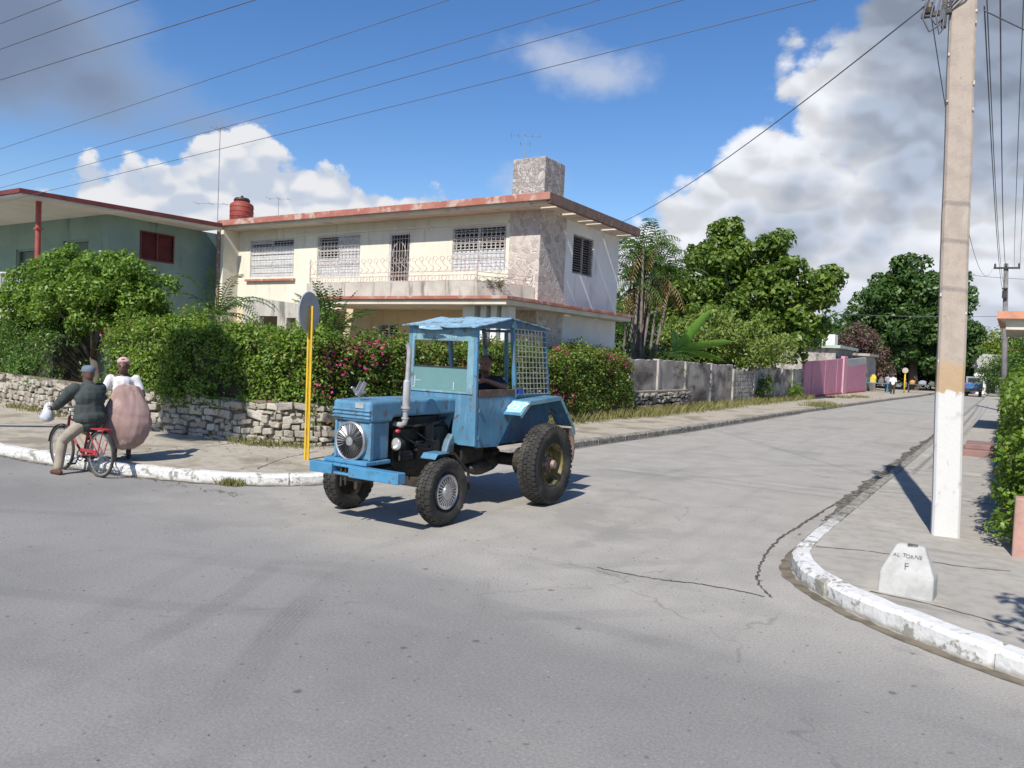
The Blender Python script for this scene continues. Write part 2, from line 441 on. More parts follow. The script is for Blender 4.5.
# big mass on the right: white heads along its left flank, grey body, darkest at the top right
fB = t.math('ADD', blobs([(-12, 7, 13, 8), (-17, 10.6, 5, 4), (-14.6, 14.6, 3.6, 2.8), (-10.5, 17.5, 5.4, 4.2), (-3, 18, 10, 9), (5, 12, 13, 15), (8, 27, 13, 10), (-21, 5.5, 7, 4.5), (30, 14, 22, 13), (70, 12, 26, 8)]), puff)
gB = t.math('ADD', blobs([(-3.5, 14.5, 9, 5.5), (-9, 10.5, 9, 3.2), (2, 20, 9, 8), (-13, 8.2, 5, 2), (20, 16, 18, 9)]), t.math('ADD', t.math('MULTIPLY', n2, 1.6), t.math('MULTIPLY', bl, .9)))
cB = t.mix(t.ss(gB, -.25, .75), sc((.81, .83, .88)), sc((.43, .495, .61)))
cB = t.mix(t.ss(t.math('ADD', t.math('MULTIPLY', az, 1.6), t.math('ADD', t.math('MULTIPLY', el, 3.2), t.math('MULTIPLY', n2, 1.2))), .66, 1.12), cB, sc((.30, .355, .46)))
shd = t.ss(t.math('ADD', t.math('MULTIPLY', lit, 1.2), t.math('MULTIPLY', n1, .7)), -.3, .3)
v_ = t.new('ShaderNodeVectorMath', operation='SCALE'); t.link(cB, v_.inputs[0]); t.link(t.math('MULTIPLY_ADD', shd, .30, .84), v_.inputs['Scale']); cB = v_.outputs[0]
cB = t.mix(t.math('MULTIPLY', t.ss(el, .15, .03), .55), cB, sc((.44, .54, .71)))
col = t.mix(t.ss(fB, .0, .30), col, cB)
t.link(col, bg.inputs[0]); bg.inputs[1].default_value = .085
w.cycles.sampling_method = 'MANUAL'; w.cycles.sample_map_resolution = 512
vs = scene.view_settings; vs.view_transform = 'Standard'; vs.look = 'None'; vs.exposure = .5; vs.gamma = 1; vs.use_curve_mapping = False
scene.cycles.max_bounces = 6; scene.cycles.transparent_max_bounces = 8
scene.cycles.use_denoising = True
exec_parts = []
# ------------------------------------------------------------------ ground, road, pavements, kerbs
def road_mat():
    m, t, b, co = start('road_surface')
    s = t.new('ShaderNodeSeparateXYZ'); t.link(co, s.inputs[0]); X, Y = s.outputs[0], s.outputs[1]
    n_big = t.noise(co, .35, 5); n_mid = t.noise(co, 1.7, 6); n_f = t.noise(co, 48, 5, .75); n_g = t.noise(co, 200, 2, .7)
    # concrete of the side street meets the asphalt of the crossing
    edge = t.math('ADD', Y, t.math('MULTIPLY', t.math('SUBTRACT', n_mid, .5), 1.3))
    edge = t.math('ADD', edge, t.math('MULTIPLY', t.math('SUBTRACT', t.noise(co, .5, 2), .5), 2.2))
    conc = t.math('MULTIPLY', t.ss(edge, 5.0, 6.3), t.ss(t.math('ADD', X, t.math('MULTIPLY', n_mid, 2)), -9.4, -7.2))
    asp = t.mix(t.ss(n_big, .35, .65), (.205, .198, .186), (.245, .236, .221))
    asp = t.mix(t.math('MULTIPLY', t.ss(n_mid, .5, .8), .35), asp, (.160, .155, .147))
    long = t.noise(t.mapping(co, (.25, 2.2, 1)), 1.2, 5)
    asp = t.mix(t.math('MULTIPLY', t.ss(long, .52, .74), .3), asp, (.255, .242, .22))
    sl = t.noise(t.mapping(co, (2.4, .16, 1)), 1.1, 6)
    cn = t.mix(t.ss(n_mid, .35, .68), (.345, .322, .287), (.305, .286, .255))
    cn = t.mix(t.math('MULTIPLY', t.ss(sl, .5, .72), .35), cn, (.235, .218, .19))
    cn = t.mix(t.math('MULTIPLY', t.ss(t.noise(co, .8, 8, .62), .56, .7), .5), cn, (.40, .38, .34))
    col = t.mix(conc, asp, cn)
    # tyre scuffs: bundles of thin arcs left by turning vehicles
    for cx, cy, r, wd, k in ((-9.2, 2.2, 6.05, .10, .55), (-9.2, 2.2, 6.42, .07, .5), (-10.5, 13.4, 9.6, .10, .4), (-10.5, 13.4, 11.0, .10, .35), (-2.2, -6, 11.4, .10, .4), (-2.2, -6, 12.9, .10, .4), (6, 10, 12.0, .14, .32), (6, 10, 13.4, .12, .3), (4, 9, 9.8, .12, .3), (-14, 0, 9.7, .10, .4), (-14, 0, 11.1, .10, .4)):
        v = t.new('ShaderNodeVectorMath', operation='DISTANCE'); t.link(co, v.inputs[0]); v.inputs[1].default_value = (cx, cy, 0)
        dd = t.math('SUBTRACT', t.math('ADD', v.outputs['Value'], t.math('MULTIPLY', n_big, .10)), r + .05); d = t.math('ABSOLUTE', dd)
        rib = t.math('MULTIPLY_ADD', t.math('SINE', t.math('MULTIPLY', dd, 170)), .35, .6)
        f = t.math('MULTIPLY', t.math('MULTIPLY', t.math('MULTIPLY', t.ss(d, wd*1.3, wd*.7), rib), k*.6), t.ss(t.noise(co, .45, 4), .44, .60))
        col = t.mix(f, col, (.085, .082, .078))
    # oil spots, tar flecks, pale scrapes
    for scl, thr, r0_, r1_, k in ((1.3, .62, .055, .03, .6), (2.7, .62, .10, .045, .62), (5.5, .7, .12, .05, .55), (11.0, .72, .16, .06, .6)):
        vd = t.voro(co, scl); vr = t.voro(co, scl, out='Color'); sv = t.new('ShaderNodeSeparateColor'); t.link(vr, sv.inputs[0])
        dn = t.math('ADD', vd, t.math('MULTIPLY', t.math('SUBTRACT', n_f, .5), .05))
        col = t.mix(t.math('MULTIPLY', t.math('MULTIPLY', t.ss(dn, r0_, r1_), t.math('GREATER_THAN', sv.outputs[0], thr)), k), col, (.065, .062, .058))
    vd = t.voro(co, 14.0); vr = t.voro(co, 14, out='Color'); sv = t.new('ShaderNodeSeparateColor'); t.link(vr, sv.inputs[0])
    col = t.mix(t.math('MULTIPLY', t.math('MULTIPLY', t.ss(vd, .2, .08), t.math('GREATER_THAN', sv.outputs[1], .72)), .4), col, (.36, .345, .32))
    patch = t.math('MULTIPLY', t.ss(t.noise(co, .28, 8, .62), .56, .60), .30); col = t.mix(patch, col, (.18, .173, .163))
    # aggregate
    ag = t.math('MULTIPLY_ADD', n_f, 1.3, .35); ag = t.math('MULTIPLY', ag, t.math('MULTIPLY_ADD', n_g, 1.6, .2))
    v = t.new('ShaderNodeVectorMath', operation='SCALE'); t.link(col, v.inputs[0]); t.link(ag, v.inputs['Scale'])
    # hairline cracks
    wob = t.new('ShaderNodeVectorMath', operation='ADD'); t.link(co, wob.inputs[0])
    nz = t.new('ShaderNodeTexNoise'); nz.inputs['Scale'].default_value = 2.5; t.link(co, nz.inputs[0])
    sc_ = t.new('ShaderNodeVectorMath', operation='SCALE'); t.link(nz.outputs['Color'], sc_.inputs[0]); sc_.inputs['Scale'].default_value = .5
    t.link(sc_.outputs[0], wob.inputs[1])
    ce = t.voro(wob.outputs[0], .22, 'DISTANCE_TO_EDGE')
    cr = t.math('MULTIPLY', t.ss(ce, .0042, .0012), t.ss(t.noise(co, .6, 3), .46, .56))
    t.link(t.mix(t.math('MULTIPLY', cr, .28), v.outputs[0], (.05, .047, .043)), b.inputs['Base Color'])
    b.inputs['Roughness'].default_value = .82; b.inputs['Specular IOR Level'].default_value = .3
    bump(t, b, t.math('ADD', t.math('MULTIPLY', n_f, .6), n_g), .45, .006)
    return m
def pave_mat(name, c1, c2, dirt, thr=.5):
    m, t, b, co = start(name)
    n = t.noise(co, .9, 7, .6); n2 = t.noise(co, 6, 6, .6); g = t.noise(co, 140, 3, .7)
    col = t.mix(t.ss(n2, .4, .65), c1, c2)
    col = t.mix(t.ss(n, thr, thr+.14), col, dirt)
    w_ = t.noise(t.mapping(co, (1, 4, 1)), 1.1, 6); col = t.mix(t.math('MULTIPLY', t.ss(w_, .55, .75), .5), col, tuple(x*.6 for x in c2))
    ag = t.math('MULTIPLY_ADD', g, .7, .65)
    v = t.new('ShaderNodeVectorMath', operation='SCALE'); t.link(col, v.inputs[0]); t.link(ag, v.inputs['Scale'])
    t.link(v.outputs[0], b.inputs['Base Color']); b.inputs['Roughness'].default_value = .9; b.inputs['Specular IOR Level'].default_value = .2
    bump(t, b, t.math('ADD', g, n2), .5, .01)
    return m
def kerb_mat(name, lim):
    """whitewash worn through to old concrete; only the corner is painted (lim: function of position)"""
    m, t, b, co = start(name)
    s = t.new('ShaderNodeSeparateXYZ'); t.link(co, s.inputs[0])
    n = t.noise(co, 4.5, 8, .62); n2 = t.noise(co, 18, 5, .6)
    raw = t.mix(t.ss(n2, .4, .62), (.30, .28, .245), (.15, .14, .115)); 
    raw = t.mix(t.math('MULTIPLY', t.ss(n, .5, .62), .7), raw, (.085, .085, .06))
    white = t.mix(t.ss(n2, .45, .72), (.60, .595, .575), (.47, .455, .42))
    worn = t.ss(t.math('ADD', t.math('MULTIPLY', n, .75), t.math('ADD', t.math('MULTIPLY', n2, .22), t.math('MULTIPLY', t.noise(co, 1.1, 4), .35))), .69, .77)
    worn = t.math('MAXIMUM', worn, t.ss(t.math('ADD', t.math('MULTIPLY', s.outputs[2], 6.5), t.math('MULTIPLY', n, 1.2)), .92, .62))
    pw = t.mix(t.math('MULTIPLY', worn, .85), white, t.mix(.55, raw, (.30, .27, .22)))
    f = t.ss(t.math('ADD', s.outputs[1], t.math('MULTIPLY', t.math('SUBTRACT', n, .5), 1.2)), lim[0], lim[1])
    t.link(t.mix(f, pw, raw), b.inputs['Base Color']); b.inputs['Roughness'].default_value = .88
    bump(t, b, t.math('ADD', n, t.math('MULTIPLY', n2, .5)), .6, .02)
    return m
M_road = road_mat()
M_earth = pm('earth', (.20, .165, .11), .95, (.09, .11, .04), scale=.2, bmp=.4, bscale=12)
M_paveL = pave_mat('pavement_left', (.40, .355, .285), (.33, .295, .24), (.25, .215, .165), .5)
M_paveR = pave_mat('pavement_right', (.36, .335, .295), (.31, .288, .252), (.42, .39, .335), .55)
g = MB(); g.quad((-1500, -1500, -.06), (1500, -1500, -.06), (1500, 1500, -.06), (-1500, 1500, -.06))
tag(g.build('ground', M_earth), kind='structure')
g = MB(); g.quad((-90, -30, 0), (60, -30, 0), (60, 150, 0), (-90, 150, 0)); tag(g.build('road', M_road), kind='structure')

def smooth_path(pts, n=6):
    out = []; P = [Vector((*p, 0)) for p in pts]
    for i in range(len(P)-1):
        p0, p1, p2, p3 = P[max(i-1, 0)], P[i], P[i+1], P[min(i+2, len(P)-1)]
        for k in range(n):
            s = k/n; out.append(.5*((2*p1) + (p2-p0)*s + (2*p0-5*p1+4*p2-p3)*s*s + (3*p1-p0-3*p2+p3)*s**3))
    out.append(P[-1]); return [(p.x, p.y) for p in out]
KL = smooth_path([(-90, 3.2), (-40, 5.4), (-20, 6.3), (-14.3, 6.5), (-11.64, 6.72), (-10.5, 6.98), (-9.64, 7.32), (-8.85, 7.95), (-8.42, 8.9), (-8.3, 10.5), (-8.25, 16.2), (-8.0, 23.7), (-7.85, 37.8), (-7.1, 62), (-6.3, 84), (-6, 120)])
KR = smooth_path([(60, 4.2), (12, 4.9), (4, 5.3), (1.6, 5.75), (.22, 6.32), (-.62, 6.83), (-1.25, 7.4), (-1.68, 8.1), (-1.82, 9), (-1.82, 12.2), (-1.76, 26.5), (-1.7, 60), (-1.6, 120)])
def offset(path, d):
    o = []
    for i, p in enumerate(path):
        a = path[max(i-1, 0)]; b = path[min(i+1, len(path)-1)]; l = math.hypot(b[0]-a[0], b[1]-a[1])
        o.append((p[0] - (b[1]-a[1])/l*d, p[1] + (b[0]-a[0])/l*d))
    return o
def kerb(path, side, mat, h=.16, wd=.17):
    r0 = random.Random(3); m = MB(); rings = []
    fine = []
    for a, b in zip(path[:-1], path[1:]):
        l = math.dist(a, b); n = max(1, min(40, int(l/.12))) if abs(a[0]) < 20 and a[1] < 60 else 1
        fine += [(a[0]+(b[0]-a[0])*k/n, a[1]+(b[1]-a[1])*k/n) for k in range(n)]
    fine.append(path[-1]); i1 = offset(fine, side*.035); i2 = offset(fine, side*wd)
    for k, p in enumerate(fine):
        j = (math.sin(k*.9)+math.sin(k*2.3+1))*.006 + r0.uniform(-.006, .006); z = h + (math.sin(k*.37)+math.sin(k*1.7))*.005 + r0.uniform(-.005, .005)
        if k % 11 == 5 and 0 < k < len(fine)-1:          # mortar joint between kerb stones
            q = fine[k+1]; L_ = math.dist(p, q)
            for tt, sh in ((0, 0), (.018, .022), (.034, .022), (.052, 0)):
                u = min(.9, tt/L_); mx = lambda A, B: (A[0]+(B[0]-A[0])*u, A[1]+(B[1]-A[1])*u)
                c0, c1, c2 = mx(fine[k], q), mx(i1[k], i1[k+1]), mx(i2[k], i2[k+1]); ox, oy = (c2[0]-c0[0])*sh/wd, (c2[1]-c0[1])*sh/wd
                rings.append([(c0[0]+ox, c0[1]+oy, -.02), (c0[0]+ox, c0[1]+oy, h-.035-sh), (c1[0]+ox, c1[1]+oy, h-sh), (c2[0], c2[1], h-sh*.8), (c2[0], c2[1], -.02)])
            continue
        rings.append([(p[0]+j, p[1]+j, -.02), (p[0]+j, p[1]+j, z-.035), (i1[k][0]+j, i1[k][1]+j, z), (i2[k][0], i2[k][1], z+.002), (i2[k][0], i2[k][1], -.02)])
    vs = [q for r in rings for q in r]; n = 5
    m.add(vs, [(i*n+j, i*n+j+1, (i+1)*n+j+1, (i+1)*n+j) for i in range(len(rings)-1) for j in range(n-1)])
    return tag(m.build('kerb', mat, smooth=True, autos=30), kind='structure')
kerb(KL, 1, kerb_mat('kerb_left_paint', (9.2, 10.6)))
kerb(KR, -1, kerb_mat('kerb_right_paint', (9.4, 11.0)))
def slab(name, path, side, far, mat, z=.15):
    p = offset(path, side*.16); m = MB(); n = len(p)
    m.add([(x, y, z) for x, y in p] + [(x, y, z) for x, y in far], [tuple(range(n + len(far)))])
    me = bpy.data.meshes.new(name); ob = m.build(name, mat); bm = bmesh.new(); bm.from_mesh(ob.data)
    bmesh.ops.triangulate(bm, faces=bm.faces); bm.normal_update()
    for f in bm.faces:
        if f.normal.z < 0: f.normal_flip()
    bm.to_mesh(ob.data); bm.free(); bpy.data.meshes.remove(me)
    return tag(ob, kind='structure')
slab('pavement_left', KL, 1, [(-90, 120)], M_paveL)
slab('pavement_right', KR, -1, [(60, 120)], M_paveR)
# joint lines of the right pavement and dirt lying in the gutter
def strip(name, pts, wds, mat, z=.004, seed=1, jag=.3):
    r0 = random.Random(seed); m = MB(); vs = []
    for i, p in enumerate(pts):
        a = pts[max(i-1, 0)]; b = pts[min(i+1, len(pts)-1)]; l = math.dist(a[:2], b[:2]); nx, ny = -(b[1]-a[1])/l, (b[0]-a[0])/l
        for sg in (-1, 1):
            q = wds[i]/2*(1 + r0.uniform(-jag, jag)); vs.append((p[0]+nx*q*sg, p[1]+ny*q*sg, z))
    m.add(vs, [(2*i, 2*i+1, 2*i+3, 2*i+2) for i in range(len(pts)-1)])
    return tag(m.build(name, mat), kind='structure')
def densify(pts, n, wob, seed=1):
    r0 = random.Random(seed); P = smooth_path(pts, n); return [(x + r0.uniform(-wob, wob), y + r0.uniform(-wob, wob)) for x, y in P]
M_crack = pm('crack_dirt', (.095, .085, .068), .95, (.055, .05, .04), scale=9)
M_gut = pm('gutter_dirt', (.10, .088, .068), .95, (.045, .042, .034), scale=6, stain=(.24, .21, .17), sscale=9, slo=.5, shi=.6, bmp=.6, bscale=60)
cr = densify([(-2.02, 15), (-2.12, 12.5), (-2.16, 10.8), (-2.18, 9.6), (-2.1, 8.6), (-1.98, 7.9), (-1.86, 7.45), (-1.66, 7.1)], 12, .012, 4)
strip('road_crack', cr, [.038 - .02*i/len(cr) for i in range(len(cr))], M_crack, .004, 2, .6)
cr = densify([(-1.72, 7.08), (-2.0, 7.1), (-2.35, 7.06), (-2.6, 6.98), (-2.95, 6.93), (-3.3, 6.95)], 10, .012, 6)
strip('road_crack', cr, [.020]*len(cr), M_crack, .0045, 3, .6)
gt = densify([(-1.93, 11.2), (-1.95, 13.5), (-1.98, 16), (-1.95, 19), (-1.92, 23), (-1.9, 30), (-1.88, 45)], 10, .03, 8)
strip('gutter_dirt', gt, [.12 + .14*min(1, i/10) for i in range(len(gt))], M_gut, .005, 4, .5)
gt2 = densify([(1.6, 5.68), (.22, 6.25), (-.65, 6.76), (-1.3, 7.34), (-1.75, 8.08), (-1.88, 9), (-1.9, 11)], 10, .012, 9)
strip('gutter_dirt', gt2, [.11]*len(gt2), pm('gutter_silt', (.17, .14, .10), .95, (.10, .085, .06), scale=7), .005, 4, .22)
gt3 = densify([(-20, 6.24), (-14.3, 6.44), (-11.6, 6.66), (-10.5, 6.92), (-9.64, 7.26), (-8.8, 7.9), (-8.36, 8.9), (-8.24, 10.5), (-8.19, 16.2), (-7.94, 23.7), (-7.8, 37)], 8, .01, 5)
strip('gutter_dirt', gt3, [.08]*len(gt3), M_gut, .0045, 7, .6)

for pts in ([(-1.62, 8.8), (-1.0, 9.0), (-.3, 8.95), (.15, 9.1)], [(-1.6, 13.6), (-.9, 13.7), (.1, 13.65)], [(-1.55, 17.2), (-.6, 17.3), (.1, 17.2)], [(-.9, 7.35), (-.3, 7.25), (.3, 7.0), (.9, 6.95)], [(-12.5, 7.05), (-12.2, 8.4), (-12.4, 9.7)], [(-9.6, 8.0), (-10.2, 9.0), (-10.6, 10.2)]):
    c_ = densify(pts, 10, .012, len(pts)+int(pts[0][1]*10)); strip('pavement_joint', c_, [.018]*len(c_), M_crack, .1535, 5, .7)
# ------------------------------------------------------------------ tractor
def paint(name, c, chip=(.10, .075, .055), worn=.62, rough=.42):
    m, t, b, co = start(name)
    n = t.noise(co, 2.2, 5); n2 = t.noise(co, 7, 9, .65); n3 = t.noise(t.mapping(co, (3, 3, .5)), 3.5, 7, .6)
    col = t.mix(t.ss(n, .38, .66), c, tuple(x*.80 for x in c))
    col = t.mix(t.math('MULTIPLY', t.ss(n3, .53, .72), .55), col, tuple(min(1, x*1.25 + .05) for x in c))
    col = t.mix(t.math('MULTIPLY', t.ss(t.noise(co, 4, 8, .7), .56, .66), .45), col, (c[0]*.5+.012, c[1]*.4, c[2]*.32))
    col = t.mix(t.math('MULTIPLY', t.ss(t.noise(co, 1.6, 8, .7), .50, .68), .6), col, (.15, .15, .14)); st_ = t.math('MULTIPLY', t.ss(t.noise(t.mapping(co, (5, 5, .7)), 3.2, 7, .65), .58, .68), .5); col = t.mix(st_, col, (.085, .07, .055)); ch = t.ss(n2, worn-.035, worn-.01); col = t.mix(t.math('MULTIPLY', ch, .8), col, chip)
    t.link(col, b.inputs['Base Color'])
    t.link(t.math('MULTIPLY_ADD', t.noise(co, 5, 6), .4, rough - .15), b.inputs['Roughness'])
    bump(t, b, t.math('ADD', t.noise(co, 3.2, 3), t.math('MULTIPLY', ch, -.15)), .22, .02)
    return m
M_blue = paint('blue_paint', (.085, .22, .34)); M_blue2 = paint('blue_paint_bright', (.06, .225, .39), worn=.65)
M_teal = paint('teal_paint', (.17, .31, .36)); M_roof = paint('roof_paint', (.27, .44, .55), worn=.6)
M_navy = paint('navy_paint_and_wing_shade', (.05, .15, .26))
M_steel = pm('dark_steel', (.035, .033, .03), .5, (.07, .055, .042), scale=8, metal=.4, bmp=.3)
M_black = pm('black_metal', (.012, .012, .012), .5, (.03, .026, .02), scale=9)
M_alu = pm('aluminium_paint', (.46, .45, .45), .42, (.36, .34, .33), scale=6, stain=(.22, .17, .13), sscale=5, slo=.6, shi=.7, metal=.35)
M_chrome = pm('chrome', (.56, .56, .57), .28, (.40, .39, .38), scale=7, metal=.75)
M_rubber = pm('tyre_rubber', (.030, .029, .027), .85, (.075, .068, .056), scale=4, lo=.42, hi=.66, bmp=.3, bscale=60, spec=.3)
M_olive = pm('olive_rim', (.16, .13, .035), .6, (.05, .04, .025), scale=9, stain=(.22, .17, .09), sscale=6)
M_hubpink = pm('worn_hub', (.30, .20, .16), .6, (.12, .08, .065), scale=12)
M_brown = pm('brown_board', (.12, .072, .055), .7, (.075, .045, .036), scale=6)
M_wire = pm('cream_wire', (.60, .55, .44), .55, (.45, .41, .32), scale=9)
M_white = pm('white_paint', (.62, .62, .60), .5, (.52, .52, .5), scale=9)
def glass(name, tint, alpha, rough=.08):
    m, t, b, co = start(name); b.inputs['Base Color'].default_value = (*tint, 1); b.inputs['Roughness'].default_value = rough
    tr = t.new('ShaderNodeBsdfTransparent'); mx = t.new('ShaderNodeMixShader')
    f = t.math('MULTIPLY_ADD', t.noise(co, 6, 6), .25, alpha - .12); t.link(f, mx.inputs[0])
    t.link(tr.outputs[0], mx.inputs[1]); t.link(b.outputs[0], mx.inputs[2])
    t.link(mx.outputs[0], m.node_tree.nodes['Material Output'].inputs[0]); return m
M_pane = glass('dusty_pane', (.16, .30, .30), .72); M_clear = glass('lamp_glass', (.55, .55, .52), .45)

T = thing('tractor', (-6.34, 8.5, 0), 'old blue tractor with a home made mesh sided cab, turning out of the side street', 'tractor')
XL, XR = -5.74, -6.86                    # cab sides
# nose
m = MB(); m.prism([(6.62, 1.215), (6.62, 1.455), (7.0, 1.47), (8.27, 1.47), (8.27, 1.27), (7.03, 1.27), (6.99, 1.215)], -6.66, -6.06, 'x')
bn = m.build('bonnet', M_blue, T, bevel=.035, seg=3)
m = MB()
for z in (1.255, 1.298, 1.341): m.box(-6.655, -6.065, 6.604, 6.63, z, z+.020)
m.build('nose_rib', M_blue, bn, bevel=.006)
m = MB(); m.box(-6.30, -6.17, 6.609, 6.63, 1.375, 1.437); m.build('badge', M_alu, bn, bevel=.004)
m = MB(); m.box(-6.63, -6.09, 6.66, 6.98, .78, 1.215); m.build('radiator_shell', M_blue, T, bevel=.02)
m = MB(); m.box(-6.10, -6.068, 6.64, 6.70, .78, 1.212); m.box(-6.64, -6.60, 6.64, 6.70, .78, 1.212); m.build_each('nose_pillar', M_blue, T, bevel=.008)
# round fan-shaped grille
gc = (-6.365, 6.645, .985)
m = MB(); m.lathe([(0, .012), (.225, .012), (.225, -.02), (0, -.02)], gc, 'y', 40); gb = m.build('grille_backing', M_black, T)
m = MB()
m.lathe([(.205, -.005), (.205, -.035), (.218, -.042), (.232, -.03), (.232, .01)], gc, 'y', 48)
for k in range(34):
    a = 2*PI*k/34; da = (.026, .034, .042, .03, .048)[k % 5]; r0_, r1_ = .045, .208
    p = []
    for r_, w_ in ((r0_, .4), (r1_, 1)):
        for s_ in (-1, 1):
            aa = a + s_*da*w_*(1 if r_ > .1 else 1.3); p.append((gc[0]+r_*math.cos(aa), gc[1]-.03-(s_ > 0)*.016+.012*(r_ > .1), gc[2]+r_*math.sin(aa)))
    m.quad(p[0], p[1], p[3], p[2])
m.lathe([(0, -.05), (.05, -.045), (.055, -.03), (.05, -.02)], gc, 'y', 20)
m.build('grille_blades', M_chrome, gb)
# bird mascot on the bonnet
m = MB(); m.ell((-6.34, 6.70, 1.535), (.028, .055, .032)); m.tube([(-6.34, 6.72, 1.46), (-6.34, 6.71, 1.53)], .014, 8)
m.tube([(-6.34, 6.67, 1.545), (-6.345, 6.635, 1.575), (-6.35, 6.615, 1.60)], [.02, .013, .016], 8); m.ell((-6.352, 6.607, 1.605), (.016, .02, .016), 8, 6)
m.tube([(-6.352, 6.595, 1.603), (-6.354, 6.565, 1.598)], [.008, .002], 6)
for s_ in (-1, 1):
    m.prism([(6.665, 1.545), (6.73, 1.54), (6.80, 1.66), (6.755, 1.685), (6.71, 1.62)], -6.34 + s_*.03 - .006, -6.34 + s_*.03 + .006, 'x')
m.prism([(6.74, 1.53), (6.82, 1.545), (6.82, 1.565), (6.74, 1.55)], -6.36, -6.32, 'x')
m.build('bird_mascot', M_chrome, T, smooth=True, autos=40)
# bumper beam
m = MB(); m.box(-6.86, -6.50, 6.47, 6.60, .60, .725); m.box(-6.24, -5.50, 6.47, 6.60, .595, .72); m.box(-6.52, -6.22, 6.50, 6.60, .60, .63); m.box(-6.52, -6.22, 6.50, 6.60, .695, .725)
m.build('bumper', M_blue2, T, bevel=.01)
m = MB(); m.box(-6.72, -6.05, 6.56, 6.98, .728, .775); m.build('nose_plate', M_blue2, T, bevel=.01)
m = MB(); m.tube([(-6.40, 6.53, .73), (-6.40, 6.53, .47)], .013, 8); m.tube([(-6.33, 6.53, .73), (-6.33, 6.53, .49)], .013, 8); m.build_each('tow_pin', M_steel, T)
# headlights
def headlight(x, y, z, r):
    m = MB(); m.lathe([(0, .10), (r*.55, .09), (r*.92, .02), (r, -.01), (r*.98, -.025), (r*.88, -.02)], (x, y, z), 'y', 24); m.tube([(x, y+.05, z-r), (x, y+.05, z-r-.12)], .015, 6)
    h = m.build('headlight', M_black, T, smooth=True, autos=45)
    m = MB(); m.lathe([(0, -.05), (r*.4, -.045), (r*.75, -.03), (r*.9, -.015)], (x, y, z), 'y', 24); m.build('lens', M_clear, h, smooth=True)
    m = MB(); m.lathe([(0, .035), (r*.5, .02), (r*.88, -.012)], (x, y, z), 'y', 24); m.build('reflector', M_chrome, h, smooth=True)
headlight(-6.03, 7.06, .955, .082); headlight(-6.74, 6.9, .955, .082)
m = MB(); m.lathe([(0, -.03), (.022, -.022), (.027, 0), (.02, .03)], (-6.05, 7.08, 1.10), 'y', 12); m.build('indicator_lamp', pm('red_lamp', (.45, .03, .04), .3), T, smooth=True)
# engine
m = MB()
m.box(-6.50, -6.18, 7.15, 8.25, .62, 1.10); m.box(-6.46, -6.22, 7.3, 8.1, 1.10, 1.24)
for y in (7.36, 7.62, 7.88): m.lathe([(.085, 0), (.085, .04), (.06, .05), (.06, .16), (.03, .18)], (-6.28, y, 1.08), 'z', 14)
m.box(-6.2, -6.08, 7.5, 7.95, .72, .95); m.lathe([(.07, 0), (.07, .2), (.03, .22)], (-6.1, 7.72, .95), 'z', 14)
m.lathe([(.10, -.05), (.10, .05)], (-6.33, 7.12, .95), 'y', 18); m.lathe([(.06, -.10), (.06, .10)], (-6.12, 7.3, .78), 'y', 14)
m.box(-6.52, -6.16, 6.98, 7.04, .75, 1.26); m.tube([(-6.2, 7.2, 1.17), (-6.09, 7.45, 1.14), (-6.1, 7.9, 1.16), (-6.2, 8.2, 1.2)], .022, 8)
m.build('engine_block', M_black, T, bevel=.012)
m = MB()
for dy, dz in ((0, 0), (.12, -.06), (.25, .03)): m.tube([(-6.14, 7.25+dy, 1.05+dz), (-6.05, 7.4+dy, .93+dz), (-6.06, 7.6+dy, .9+dz), (-6.12, 7.75+dy, 1.02+dz)], .010, 6)
m.build('hose', pm('rubber_hose', (.05, .045, .04), .5), T, smooth=True)
m = MB(); m.prism([(7.95, .78), (8.12, .76), (8.14, .92), (8.10, 1.02), (8.02, .93)], -6.08, -5.98, 'x'); m.build('air_filter_housing', pm('dull_blue', (.10, .17, .22), .6, (.05, .07, .08), scale=6), T, bevel=.02)
# chassis
m = MB(); m.box(-6.50, -6.18, 6.62, 7.2, .52, .66); m.box(-6.46, -6.22, 7.1, 9.3, .46, .68); m.ell((-6.34, 9.2, .58), (.28, .45, .24)); m.ell((-6.02, 8.75, .52), (.12, .26, .11)); m.box(-6.14, -5.98, 8.3, 8.8, .60, .82)
m.build('chassis', M_steel, T, bevel=.015)
m = MB(); m.bar((-7.0, 7.4, .47), (-5.68, 7.4, .47), .10, .12); m.tube([(-6.98, 7.4, .25), (-6.98, 7.4, .60)], .035, 10); m.tube([(-5.75, 7.4, .25), (-5.75, 7.4, .60)], .035, 10); m.bar((-6.95, 7.55, .45), (-5.75, 7.55, .45), .03)
m.build('front_axle', M_steel, T, bevel=.01)
m = MB(); m.tube([(-7.2, 9.45, .57), (-5.45, 9.45, .57)], [.09, .09], 14); m.lathe([(.19, -.08), (.19, .08)], (-5.72, 9.45, .57), 'x', 18); m.build('rear_axle', M_steel, T)
